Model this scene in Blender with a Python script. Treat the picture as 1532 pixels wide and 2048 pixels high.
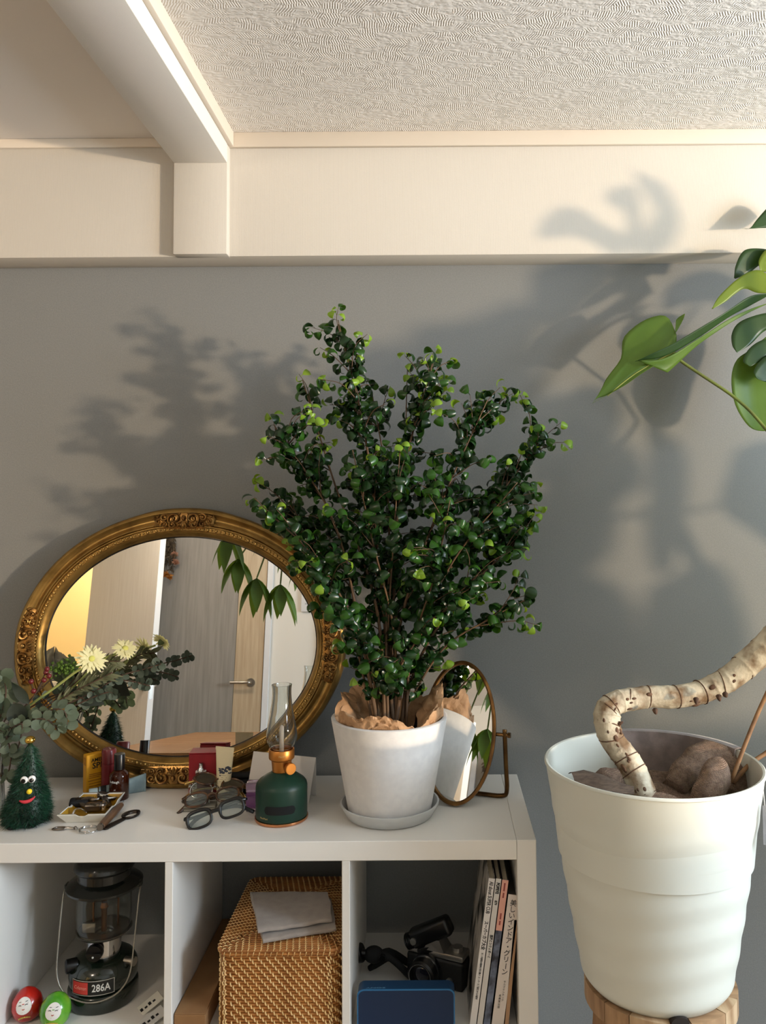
import bpy, bmesh, math, random
from math import sin, cos, pi, radians, sqrt, exp
from mathutils import Vector, Matrix, Euler, Quaternion, noise as mnoise

for _o in list(bpy.data.objects):
    bpy.data.objects.remove(_o, do_unlink=True)
scene = bpy.context.scene
COL = scene.collection
V = Vector
PI = pi

# ------------------------------------------------------------------ camera
F_PX, PPX, PPY = 1670.0, 870.0, 907.0          # focal length and principal point in the 1532 x 2048 frame
CAM = V((0.0, -2.09, 1.448))
CROT = (Matrix.Rotation(pi / 2 + radians(2.9), 3, 'X') @ Matrix.Rotation(radians(-0.4), 3, 'Z'))
cd = bpy.data.cameras.new('camera')
cd.sensor_fit = 'VERTICAL'; cd.sensor_height = 36.0
cd.lens = 36.0 * F_PX / 2048.0
cd.shift_x = -(PPX - 766.0) / 2048.0
cd.shift_y = -(1024.0 - PPY) / 2048.0
cd.clip_start = 0.02
cam = bpy.data.objects.new('camera', cd); COL.objects.link(cam)
cam.matrix_world = Matrix.Translation(CAM) @ CROT.to_4x4()
scene.camera = cam

# ------------------------------------------------------------------ light
scene.view_settings.view_transform = 'Standard'
scene.view_settings.look = 'None'
scene.view_settings.gamma = 1.0
scene.view_settings.use_curve_mapping = False
scene.cycles.max_bounces = 8; scene.cycles.transmission_bounces = 8
scene.view_settings.exposure = -0.10
world = bpy.data.worlds.new('world'); scene.world = world
world.use_nodes = True
bg = world.node_tree.nodes['Background']
bg.inputs[0].default_value = (0.62, 0.76, 1.0, 1); bg.inputs[1].default_value = 1.0

def light(name, kind, loc, energy, color, size=0.1, size_y=None, target=None, spread=None):
    ld = bpy.data.lights.new(name, kind); ld.energy = energy; ld.color = color
    if kind == 'AREA':
        ld.size = size
        if size_y: ld.shape = 'RECTANGLE'; ld.size_y = size_y
        if spread: ld.spread = spread
    else:
        ld.shadow_soft_size = size
    o = bpy.data.objects.new(name, ld); COL.objects.link(o); o.location = loc
    if target is not None:
        o.rotation_euler = (V(target) - V(loc)).to_track_quat('-Z', 'Y').to_euler()
    return o
# cool daylight entering by the tall window in the right wall
light('window_daylight', 'AREA', (2.28, -1.45, 1.62), 105, (0.74, 0.87, 1.0), 1.25, 0.9, target=(0.0, -1.45, 1.62))
# low warm sun thrown back by the house across the street, rising through the window
SUNP = V((6.6, -4.35, 0.95))
sl = light('low_warm_sun', 'SPOT', SUNP, 2350, (1.0, 0.77, 0.52), 0.14, target=(0.2, -0.2, 1.5))
sl.data.spot_size = radians(60); sl.data.spot_blend = 0.2
# warm lamp of the hallway behind the open door and an unseen ceiling lamp added for warm frontal light
light('hall_lamp', 'POINT', (-2.5, -4.2, 2.1), 30, (1.0, 0.76, 0.42), 0.1)
light('added_warm_fill', 'POINT', (-1.5, -2.35, 2.12), 27, (1.0, 0.88, 0.74), 0.14)

# ------------------------------------------------------------------ helpers
def ray(x, y):
    return CROT @ V(((x - PPX) / F_PX, -(y - PPY) / F_PX, -1.0))
def at(x, y, Y):
    d = ray(x, y); return CAM + d * ((Y - CAM.y) / d.y)
def on(x, y, Z):
    d = ray(x, y); return CAM + d * ((Z - CAM.z) / d.z)

def base(x, y, Z, back):
    """centre of a thing whose front foot shows at pixel (x, y) on the level Z and whose middle lies `back` deeper"""
    p = on(x, y, Z); q = at(x, y, p.y + back)
    return V((q.x, p.y + back, Z))

def lin(c):
    c = c / 255.0
    return c / 12.92 if c <= 0.04045 else ((c + 0.055) / 1.055) ** 2.4
def rgb(r, g, b):
    return (lin(r), lin(g), lin(b), 1.0)
MATS = {}
def M(name, col, rough=0.5, metal=0.0, col2=None, nscale=20.0, nstretch=None, ndetail=4.0, mix=(0.35, 0.65),
      bump=0.0, bscale=200.0, bdist=0.001, bstretch=None, trans=0.0, ior=1.45, coat=0.0, sheen=0.0, alpha=1.0,
      emit=0.0, sss=0.0, spec=None, coords='Object', translucent=None):
    if name in MATS: return MATS[name]
    m = bpy.data.materials.new(name); m.use_nodes = True; MATS[name] = m
    nt = m.node_tree; N = nt.nodes; L = nt.links
    b = N['Principled BSDF']
    b.inputs['Base Color'].default_value = col
    b.inputs['Roughness'].default_value = rough
    b.inputs['Metallic'].default_value = metal
    b.inputs['IOR'].default_value = ior
    b.inputs['Transmission Weight'].default_value = trans
    b.inputs['Coat Weight'].default_value = coat
    b.inputs['Sheen Weight'].default_value = sheen
    b.inputs['Alpha'].default_value = alpha
    if spec is not None: b.inputs['Specular IOR Level'].default_value = spec
    if sss: b.inputs['Subsurface Weight'].default_value = sss; b.inputs['Subsurface Radius'].default_value = (0.01, 0.006, 0.003)
    if emit:
        b.inputs['Emission Color'].default_value = col; b.inputs['Emission Strength'].default_value = emit
    tc = None
    def coord(st):
        nonlocal tc
        if tc is None: tc = N.new('ShaderNodeTexCoord')
        mp = N.new('ShaderNodeMapping'); L.new(tc.outputs[coords], mp.inputs[0])
        if st: mp.inputs['Scale'].default_value = st
        return mp.outputs[0]
    if col2 is not None:
        n = N.new('ShaderNodeTexNoise'); n.inputs['Scale'].default_value = nscale; n.inputs['Detail'].default_value = ndetail
        L.new(coord(nstretch), n.inputs['Vector'])
        r = N.new('ShaderNodeValToRGB'); r.color_ramp.elements[0].position = mix[0]; r.color_ramp.elements[1].position = mix[1]
        r.color_ramp.elements[0].color = col; r.color_ramp.elements[1].color = col2
        L.new(n.outputs['Fac'], r.inputs[0]); L.new(r.outputs[0], b.inputs['Base Color'])
    if bump:
        n = N.new('ShaderNodeTexNoise'); n.inputs['Scale'].default_value = bscale; n.inputs['Detail'].default_value = 3
        L.new(coord(bstretch), n.inputs['Vector'])
        bp = N.new('ShaderNodeBump'); bp.inputs['Strength'].default_value = bump; bp.inputs['Distance'].default_value = bdist
        L.new(n.outputs['Fac'], bp.inputs['Height']); L.new(bp.outputs[0], b.inputs['Normal'])
    if translucent is not None:
        t = N.new('ShaderNodeBsdfTranslucent'); t.inputs[0].default_value = translucent[0]
        mx = N.new('ShaderNodeMixShader'); mx.inputs[0].default_value = translucent[1]
        L.new(b.outputs[0], mx.inputs[1]); L.new(t.outputs[0], mx.inputs[2])
        L.new(mx.outputs[0], N['Material Output'].inputs[0])
    return m

class MB:
    """collects geometry for ONE mesh object"""
    def __init__(s): s.v = []; s.f = []; s.mi = []; s.T = Matrix.Identity(4); s.m = 0
    def add(s, vs, fs):
        o = len(s.v)
        s.v.extend([s.T @ V(p) for p in vs])
        s.f.extend([tuple(i + o for i in f) for f in fs]); s.mi.extend([s.m] * len(fs))
        return s
    def box(s, x0, x1, y0, y1, z0, z1, r=0.0, seg=2):
        if x0 > x1: x0, x1 = x1, x0
        if y0 > y1: y0, y1 = y1, y0
        if z0 > z1: z0, z1 = z1, z0
        if r <= 0:
            vs = [(x0, y0, z0), (x1, y0, z0), (x1, y1, z0), (x0, y1, z0), (x0, y0, z1), (x1, y0, z1), (x1, y1, z1), (x0, y1, z1)]
            return s.add(vs, [(3, 2, 1, 0), (4, 5, 6, 7), (0, 1, 5, 4), (1, 2, 6, 5), (2, 3, 7, 6), (3, 0, 4, 7)])
        bm = bmesh.new()
        bmesh.ops.create_cube(bm, size=1.0, matrix=Matrix.Translation(((x0 + x1) / 2, (y0 + y1) / 2, (z0 + z1) / 2)) @ Matrix.Diagonal((x1 - x0, y1 - y0, z1 - z0, 1)))
        bmesh.ops.bevel(bm, geom=bm.edges[:], offset=r, segments=seg, profile=0.5, affect='EDGES')
        return s.bm(bm)
    def bm(s, bm):
        bm.verts.index_update()
        s.add([v.co.copy() for v in bm.verts], [tuple(v.index for v in f.verts) for f in bm.faces]); bm.free(); return s
    def lathe(s, prof, n=32, c=(0, 0, 0), closed=False, cap0=True, cap1=True, sx=1.0, sy=1.0, wob=None):
        vs = []; fs = []; k = len(prof)
        for i, (r, z) in enumerate(prof):
            for j in range(n):
                a = 2 * pi * j / n
                q = r * (wob(a, z) if wob else 1.0)
                vs.append((c[0] + q * cos(a) * sx, c[1] + q * sin(a) * sy, c[2] + z))
        for i in range(k - 1 + (1 if closed else 0)):
            i2 = (i + 1) % k
            for j in range(n):
                j2 = (j + 1) % n
                fs.append((i * n + j, i * n + j2, i2 * n + j2, i2 * n + j))
        if not closed:
            if cap0 and prof[0][0] > 1e-6: fs.append(tuple(reversed(range(n))))
            if cap1 and prof[-1][0] > 1e-6: fs.append(tuple((k - 1) * n + j for j in range(n)))
        return s.add(vs, fs)
    def tube(s, pts, rad, n=8, caps=True, closed=False, flat=1.0, up=None):
        pts = [V(p) for p in pts]; k = len(pts)
        rs = rad if isinstance(rad, (list, tuple)) else [rad] * k
        vs = []; fs = []
        prev = None
        for i in range(k):
            if closed: t = (pts[(i + 1) % k] - pts[i - 1])
            else: t = pts[min(i + 1, k - 1)] - pts[max(i - 1, 0)]
            if t.length < 1e-9: t = V((0, 0, 1))
            t.normalize()
            if up is not None:
                a = V(up) - t * V(up).dot(t); a.normalize()
            elif prev is None:
                a = t.orthogonal().normalized()
            else:
                a = prev - t * prev.dot(t)
                a = a.normalized() if a.length > 1e-6 else t.orthogonal().normalized()
            prev = a; b = t.cross(a)
            for j in range(n):
                q = 2 * pi * j / n
                vs.append(pts[i] + (a * cos(q) * flat + b * sin(q)) * rs[i])
        for i in range(k - (0 if closed else 1)):
            i2 = (i + 1) % k
            for j in range(n):
                j2 = (j + 1) % n
                fs.append((i * n + j, i * n + j2, i2 * n + j2, i2 * n + j))
        if caps and not closed:
            fs.append(tuple(reversed(range(n)))); fs.append(tuple((k - 1) * n + j for j in range(n)))
        return s.add(vs, fs)
    def sphere(s, c, r, n=12, m=8, sc=(1, 1, 1)):
        c = V(c); vs = []; fs = []
        for i in range(1, m):
            t = pi * i / m
            for j in range(n):
                a = 2 * pi * j / n
                vs.append((c.x + r * sc[0] * sin(t) * cos(a), c.y + r * sc[1] * sin(t) * sin(a), c.z + r * sc[2] * cos(t)))
        vs.append((c.x, c.y, c.z + r * sc[2])); vs.append((c.x, c.y, c.z - r * sc[2]))
        T, B = len(vs) - 2, len(vs) - 1
        for j in range(n):
            j2 = (j + 1) % n
            fs.append((T, j, j2)); fs.append((B, (m - 2) * n + j2, (m - 2) * n + j))
            for i in range(m - 2):
                fs.append((i * n + j, (i + 1) * n + j, (i + 1) * n + j2, i * n + j2))
        return s.add(vs, fs)
    def grid(s, fn, nu, nv, closeu=False):
        vs = [fn(i / nu, j / nv) for i in range(nu + (0 if closeu else 1)) for j in range(nv + 1)]
        fs = []; w = nv + 1; cu = nu if closeu else nu + 1
        for i in range(nu):
            i2 = (i + 1) % cu
            for j in range(nv):
                fs.append((i * w + j, i2 * w + j, i2 * w + j + 1, i * w + j + 1))
        return s.add(vs, fs)
    def prism(s, poly, z0, z1):
        n = len(poly)
        vs = [(p[0], p[1], z0) for p in poly] + [(p[0], p[1], z1) for p in poly]
        fs = [tuple(reversed(range(n))), tuple(range(n, 2 * n))] + [(i, (i + 1) % n, n + (i + 1) % n, n + i) for i in range(n)]
        return s.add(vs, fs)
    def mesh(s, name, mats, smooth=None):
        me = bpy.data.meshes.new(name)
        me.from_pydata([tuple(p) for p in s.v], [], s.f)
        for m in (mats if isinstance(mats, (list, tuple)) else [mats]): me.materials.append(m)
        if any(s.mi): me.polygons.foreach_set('material_index', s.mi)
        if smooth is not None:
            me.polygons.foreach_set('use_smooth', [True] * len(me.polygons))
            if smooth < 180:
                me.set_sharp_from_angle(angle=radians(smooth))
        me.update()
        return me
    def build(s, name, mats, parent=None, smooth=40, loc=None, **tags):
        o = bpy.data.objects.new(name, s.mesh(name, mats, smooth)); COL.objects.link(o)
        if parent is not None: o.parent = parent
        if loc is not None: o.location = loc
        for k, v in tags.items(): o[k] = v
        return o

def thing(name, label, cat, loc=(0, 0, 0), rot=0.0, group=None):
    o = bpy.data.objects.new(name, None); COL.objects.link(o)
    o.empty_display_size = 0.02
    o.location = loc
    o.rotation_euler = rot if isinstance(rot, (tuple, list, Euler)) else (0, 0, rot)
    o['label'] = label; o['category'] = cat
    if group: o['group'] = group
    return o
def tag(o, label, cat, group=None):
    o['label'] = label; o['category'] = cat
    if group: o['group'] = group
    return o
def struct(o):
    o['kind'] = 'structure'; return o
def dup(o, parent=None, loc=None):
    c = o.copy(); COL.objects.link(c); c.parent = parent
    if loc is not None: c.location = loc
    return c
def smoothpath(pts, n=6):
    """Catmull-Rom through points"""
    pts = [V(p) for p in pts]
    P = [pts[0] * 2 - pts[1]] + pts + [pts[-1] * 2 - pts[-2]]
    out = []
    for i in range(1, len(P) - 2):
        a, b, c, d = P[i - 1], P[i], P[i + 1], P[i + 2]
        for j in range(n):
            t = j / n
            out.append(0.5 * ((2 * b) + (c - a) * t + (2 * a - 5 * b + 4 * c - d) * t * t + (3 * b - a - 3 * c + d) * t ** 3))
    out.append(pts[-1])
    return out
def lerp(a, b, t): return a + (b - a) * t
def interp(xs, ys, x):
    if x <= xs[0]: return ys[0]
    for i in range(len(xs) - 1):
        if x <= xs[i + 1]:
            return lerp(ys[i], ys[i + 1], (x - xs[i]) / (xs[i + 1] - xs[i]))
    return ys[-1]
def frame(origin, xdir, ydir):
    """4x4 with local X, Y given (Z = X x Y)"""
    x = V(xdir).normalized(); y = V(ydir); y = (y - x * y.dot(x)).normalized(); z = x.cross(y)
    m = Matrix.Identity(4)
    for i in range(3): m[i][0] = x[i]; m[i][1] = y[i]; m[i][2] = z[i]; m[i][3] = origin[i]
    return m
def text(body, size, mat, parent, mtx, name='lettering', align='CENTER', ext=0.0002, sx=1.0, space=1.0, bold=0.0, shear=0.0, wrapfn=None):
    """flat lettering as a mesh part; mtx places the text plane (X along the line, Y up)"""
    cu = bpy.data.curves.new('txt', 'FONT'); cu.body = body; cu.size = size; cu.align_x = align; cu.align_y = 'CENTER'
    cu.extrude = ext; cu.resolution_u = 2; cu.space_character = space; cu.offset = bold; cu.shear = shear
    to = bpy.data.objects.new('txt', cu); COL.objects.link(to)
    bpy.context.view_layer.update()
    dg = bpy.context.evaluated_depsgraph_get()
    me = bpy.data.meshes.new_from_object(to.evaluated_get(dg))
    bpy.data.objects.remove(to, do_unlink=True); bpy.data.curves.remove(cu)
    me.transform(Matrix.Diagonal((sx, 1, 1, 1)))
    if wrapfn:
        for v in me.vertices: v.co = wrapfn(v.co)
    else: me.transform(mtx)
    me.materials.clear(); me.materials.append(mat)
    me.name = name
    o = bpy.data.objects.new(name, me); COL.objects.link(o)
    if parent is not None: o.parent = parent
    return o
def vtext(chars, size, pitch, mat, parent, mtx, name='lettering', ext=0.0002, upright=True):
    """characters stacked downwards, one mesh"""
    mb = MB()
    for i, ch in enumerate(chars):
        if ch == ' ': continue
        rot = ch in 'ー～-'
        o = text(ch, size, mat, None, Matrix.Identity(4), ext=ext)
        me = o.data
        cen = V((0, 0, 0))
        if rot: me.transform(Matrix.Rotation(-pi / 2, 4, 'Z'))
        mb.T = mtx @ Matrix.Translation((0, -i * pitch, 0))
        mb.add([v.co.copy() for v in me.vertices], [tuple(p.vertices) for p in me.polygons])
        bpy.data.objects.remove(o, do_unlink=True); bpy.data.meshes.remove(me)
    return mb.build(name, mat, parent, smooth=None)
# ------------------------------------------------------------------ materials of the room
WALLG = M('grey_wallpaper', rgb(128, 128, 126), 0.85, bump=0.35, bscale=420, bdist=0.0012, col2=rgb(121, 122, 120), nscale=300)
def ribbed(name, col, freq=330.0, axis=0, strength=0.25):
    m = M(name, col, 0.8)
    nt = m.node_tree; N = nt.nodes; L = nt.links; b = N['Principled BSDF']
    tc = N.new('ShaderNodeTexCoord'); w = N.new('ShaderNodeTexWave'); w.wave_type = 'BANDS'; w.bands_direction = 'XYZ'[axis]
    w.inputs['Scale'].default_value = freq / 6.283; w.inputs['Distortion'].default_value = 0.6; w.inputs['Detail'].default_value = 2
    L.new(tc.outputs['Object'], w.inputs['Vector'])
    n = N.new('ShaderNodeTexNoise'); n.inputs['Scale'].default_value = 500
    L.new(tc.outputs['Object'], n.inputs['Vector'])
    a = N.new('ShaderNodeMath'); a.operation = 'ADD'; L.new(w.outputs['Fac'], a.inputs[0]); L.new(n.outputs['Fac'], a.inputs[1])
    bp = N.new('ShaderNodeBump'); bp.inputs['Strength'].default_value = strength; bp.inputs['Distance'].default_value = 0.0008
    L.new(a.outputs[0], bp.inputs['Height']); L.new(bp.outputs[0], b.inputs['Normal'])
    return m
WHITEX = ribbed('white_ribbed_wallpaper', rgb(200, 193, 182), 900, 0)
WHITEY = ribbed('white_ribbed_wallpaper_beam', rgb(220, 215, 207), 900, 0, 0.3)
WHITE = M('white_wallpaper', rgb(226, 221, 210), 0.85, bump=0.25, bscale=300, bdist=0.001)
TRIMM = M('cream_trim_paint', rgb(214, 202, 186), 0.6)
def ceiling_mat():
    m = M('combed_ceiling_wallpaper', rgb(220, 214, 206), 0.85)
    nt = m.node_tree; N = nt.nodes; L = nt.links; b = N['Principled BSDF']
    tc = N.new('ShaderNodeTexCoord')
    mp = N.new('ShaderNodeMapping'); mp.inputs['Scale'].default_value = (30, 58, 1); L.new(tc.outputs['Object'], mp.inputs[0])
    vo = N.new('ShaderNodeTexVoronoi'); vo.inputs['Scale'].default_value = 1.0; vo.inputs['Randomness'].default_value = 1.0
    L.new(mp.outputs[0], vo.inputs['Vector'])
    sp = N.new('ShaderNodeSeparateColor'); L.new(vo.outputs['Color'], sp.inputs[0])
    def math(op, a, bb=None, c=None):
        n = N.new('ShaderNodeMath'); n.operation = op
        for i, q in enumerate((a, bb, c)):
            if q is None: continue
            if isinstance(q, (int, float)): n.inputs[i].default_value = q
            else: L.new(q, n.inputs[i])
        return n.outputs[0]
    ang = math('MULTIPLY_ADD', sp.outputs[0], 1.3, -0.65)
    nz = N.new('ShaderNodeTexNoise'); nz.inputs['Scale'].default_value = 14; L.new(tc.outputs['Object'], nz.inputs['Vector'])
    sx = N.new('ShaderNodeSeparateXYZ'); L.new(tc.outputs['Object'], sx.inputs[0])
    u = math('ADD', math('MULTIPLY', sx.outputs[0], math('COSINE', ang)), math('MULTIPLY', sx.outputs[1], math('SINE', ang)))
    u = math('ADD', u, math('MULTIPLY', nz.outputs['Fac'], 0.0013))
    st = math('SINE', math('MULTIPLY', u, 1350.0))
    msk = math('GREATER_THAN', sp.outputs[1], 0.35)
    n2 = N.new('ShaderNodeTexNoise'); n2.inputs['Scale'].default_value = 60; n2.inputs['Detail'].default_value = 5
    mp2 = N.new('ShaderNodeMapping'); mp2.inputs['Scale'].default_value = (1, 2.2, 1); L.new(tc.outputs['Object'], mp2.inputs[0]); L.new(mp2.outputs[0], n2.inputs['Vector'])
    soft = math('SUBTRACT', 1.0, math('MULTIPLY', vo.outputs['Distance'], 1.2))
    h = math('ADD', math('MULTIPLY', math('MULTIPLY', st, msk), math('MULTIPLY', soft, 0.5)), math('MULTIPLY', n2.outputs['Fac'], 1.6))
    bp = N.new('ShaderNodeBump'); bp.inputs['Strength'].default_value = 0.7; bp.inputs['Distance'].default_value = 0.0035
    L.new(h, bp.inputs['Height']); L.new(bp.outputs[0], b.inputs['Normal'])
    return m
CEIL = ceiling_mat()
WOODF = M('oak_floor', rgb(186, 164, 138), 0.45, col2=rgb(166, 142, 116), nscale=5, nstretch=(1, 14, 1))

RX0, RX1, RYB = -3.3, 2.2, -3.5          # room: left, right, the wall behind the camera
ZC, ZCL = 2.334, 2.322                   # ceiling right / left of the cross beam
BY, BZ = -0.093, 2.031                   # beam along the wall: face and underside
DX0, DX1, DZ = -0.624, -0.495, 2.252     # cross beam
def sbox(name, mat, *a, r=0.0):
    return struct(MB().box(*a, r=r).build(name, mat, smooth=None if r == 0 else 40))

sbox('wall_back', WALLG, RX0, RX1, 0, 0.1, 0, 2.5)
sbox('ceiling', CEIL, DX0 + 0.02, RX1, RYB, 0, ZC, ZC + 0.1)
sbox('ceiling_left', M('smooth_ceiling_wallpaper', rgb(224, 217, 210), 0.85, bump=0.2, bscale=250), RX0, DX0 + 0.02, RYB, 0, ZCL, ZCL + 0.1)
sbox('floor', WOODF, RX0 - 1.6, RX1, RYB - 2.2, 0.0, -0.1, 0)
sbox('wall_beam', WHITEX, RX0, RX1, BY, 0.0, BZ, ZC - 0.001, r=0.002)
sbox('ceiling_beam', WHITEY, DX0, DX1, RYB, BY - 0.0255, DZ, ZC - 0.001, r=0.002)
sbox('beam_column', WHITEX, DX0, DX1, BY - 0.025, BY + 0.01, BZ - 0.001, ZC - 0.002, r=0.002)
sbox('trim_1', TRIMM, DX1 - 0.002, RX1, BY - 0.011, BY, 2.297, ZC, r=0.002)
sbox('trim_2', TRIMM, RX0, DX0, BY - 0.009, BY, 2.300, ZCL, r=0.002)
sbox('trim_3', TRIMM, DX1, DX1 + 0.012, RYB, BY - 0.012, 2.297, ZC, r=0.002)
sbox('trim_4', TRIMM, DX0 - 0.010, DX0, RYB, BY - 0.012, 2.300, ZCL, r=0.002)
sbox('baseboard_back', WHITE, RX0, RX1, -0.012, 0, 0, 0.06)

# right wall with a tall sliding window
WY0, WY1, WZ0, WZ1 = -2.35, -0.62, 0.85, 2.12
b = MB()
b.box(RX1, RX1 + 0.12, WY1, 0.1, 0, 2.5); b.box(RX1, RX1 + 0.12, RYB, WY0, 0, 2.5)
b.box(RX1, RX1 + 0.12, WY0, WY1, WZ1, 2.5); b.box(RX1, RX1 + 0.12, WY0, WY1, 0, WZ0)
struct(b.build('wall_right', WHITE, smooth=None))
WFM = M('white_window_frame', rgb(225, 225, 225), 0.4)
wn = bpy.data.objects.new('window_1', None); COL.objects.link(wn); struct(wn)
b = MB()
for y0, y1 in ((WY0, WY0 + 0.04), (WY1 - 0.04, WY1)): b.box(RX1 + 0.04, RX1 + 0.09, y0, y1, WZ0, WZ1)
for z0, z1 in ((WZ0, WZ0 + 0.05), (WZ1 - 0.05, WZ1)): b.box(RX1 + 0.04, RX1 + 0.09, WY0 + 0.04, WY1 - 0.04, z0, z1)
b.build('window_frame', WFM, wn, smooth=None)
# left wall, and the wall behind the camera with its two doorways
struct(MB().box(RX0 - 0.1, RX0, RYB, 0.1, 0, 2.5).build('wall_left', WHITE, smooth=None))
# ------------------------------------------------------------------ white cube shelf
SHW = M('white_foil_shelf', rgb(231, 227, 220), 0.42, bump=0.05, bscale=900, bdist=0.0003)
SF, SB, ST = -0.41, -0.02, 0.77
sh = thing('cube_shelf', 'long white cube shelf with open square compartments along the grey wall', 'shelf', (-0.533, (SF + SB) / 2, 0))
def sp(name, x0, x1, z0, z1, y0=SF, y1=SB, r=0.0012):
    ox, oy = -0.533, (SF + SB) / 2
    return MB().box(x0 - ox, x1 - ox, y0 - oy, y1 - oy, z0, z1, r=r, seg=1).build(name, SHW, sh, smooth=30)
sp('top_panel', -1.2205, 0.1555, 0.732, ST)
sp('side_panel', 0.156, 0.194, 0, ST)
sp('side_panel', -1.259, -1.221, 0, ST)
sp('base_panel', -1.2205, 0.1555, 0, 0.038)
DIVX = [(-0.189, -0.173), (-0.537, -0.521), (-0.885, -0.869)]
SZ = 0.397
for x0, x1 in DIVX:
    sp('divider', x0, x1, SZ + 0.0003, 0.7317, y0=SF + 0.001)
    sp('divider', x0, x1, 0.0383, SZ - 0.0163, y0=SF + 0.001)
sp('middle_shelf', -1.2205, 0.1555, SZ - 0.016, SZ, y0=SF + 0.001)
# ------------------------------------------------------------------ large gilt oval mirror
GOLD = M('antique_gilt', rgb(158, 126, 70), 0.36, 0.85, col2=rgb(112, 86, 44), nscale=26, ndetail=6, mix=(0.4, 0.75), bump=0.15, bscale=120, bdist=0.001)
GOLDD = M('antique_gilt_carved', rgb(166, 126, 70), 0.3, 0.85, col2=rgb(92, 62, 32), nscale=60, mix=(0.4, 0.75))
GLASSM = M('mirror_silver', rgb(238, 238, 236), 0.008, 1.0)
BLACKM = M('black_rebate', rgb(14, 13, 12), 0.6)
EA, EB = 0.393, 0.325                     # outer half axes
TILT = radians(6.3)
mr = thing('oval_mirror', 'large oval mirror in carved antique gold frame leaning on the grey wall', 'mirror', (-0.614, -0.098, 0.7722), (-TILT, 0, 0))
# local: X right, Y to the wall, Z up the glass; the front faces -Y
def ell(t, s=0.0, h=0.0, swell=0.0):
    c, q = cos(t), sin(t)
    nx, nz = -EB * c, -EA * q
    l = sqrt(nx * nx + nz * nz); nx /= l; nz /= l
    return V((EA * c + nx * (s - swell), -h, EB + 0.0 + EB * q + nz * (s - swell)))
def swell(t):
    w = 0.0
    for c0 in (0, pi / 2, pi, 3 * pi / 2):
        d = abs((t - c0 + pi) % (2 * pi) - pi)
        d *= EA if c0 in (pi / 2, 3 * pi / 2) else EB
        w = max(w, 1.0 / (1 + exp((d - 0.10) * 70)))
    return 0.004 * w
prof = [(0.0, -0.012), (0.0, 0.004), (0.002, 0.012), (0.006, 0.017), (0.011, 0.018), (0.015, 0.014), (0.019, 0.0095), (0.024, 0.0085),
        (0.029, 0.011), (0.033, 0.016), (0.036, 0.0165), (0.038, 0.0135), (0.0395, 0.0165), (0.042, 0.017), (0.0435, 0.012), (0.0515, 0.0115), (0.053, 0.015),
        (0.0555, 0.0145), (0.062, 0.006), (0.066, 0.0), (0.066, -0.012)]
NE = 200
b = MB(); vs = []; fs = []
k = len(prof)
for i in range(NE):
    t = 2 * pi * i / NE
    sw = swell(t)
    for s, h in prof: vs.append(ell(t, s, h, sw * max(0, 1 - s / 0.03)))
for i in range(NE):
    i2 = (i + 1) % NE
    for j in range(k):
        j2 = (j + 1) % k
        fs.append((i * k + j, i2 * k + j, i2 * k + j2, i * k + j2))
b.add(vs, fs).build('frame', GOLD, mr, smooth=50)
b = MB()
vs = [ell(2 * pi * i / NE, 0.065, -0.0035) for i in range(NE)] + [ell(2 * pi * i / NE, 0.065, -0.0075) for i in range(NE)]
b.add(vs, [tuple(range(NE)), tuple(reversed(range(NE, 2 * NE)))] + [(i, (i + 1) % NE, NE + (i + 1) % NE, NE + i) for i in range(NE)])
b.build('mirror_glass', GLASSM, mr, smooth=None)
b = MB()
vs = [ell(2 * pi * i / NE, 0.0665, 0.0) for i in range(NE)] + [ell(2 * pi * i / NE, 0.0685, -0.003) for i in range(NE)]
b.add(vs, [(i, (i + 1) % NE, NE + (i + 1) % NE, NE + i) for i in range(NE)]).build('rebate', BLACKM, mr, smooth=60)
b = MB()
NB = 210
for i in range(NB):
    t = 2 * pi * i / NB
    p = ell(t, 0.0475, 0.0125)
    b.sphere(p, 0.0038, 7, 5, (1, 0.8, 1) if i % 2 else (0.7, 0.9, 0.7))
b.build('beading', M('bright_gilt', rgb(196, 160, 96), 0.3, 0.85), mr, smooth=180, kind='stuff')
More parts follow.
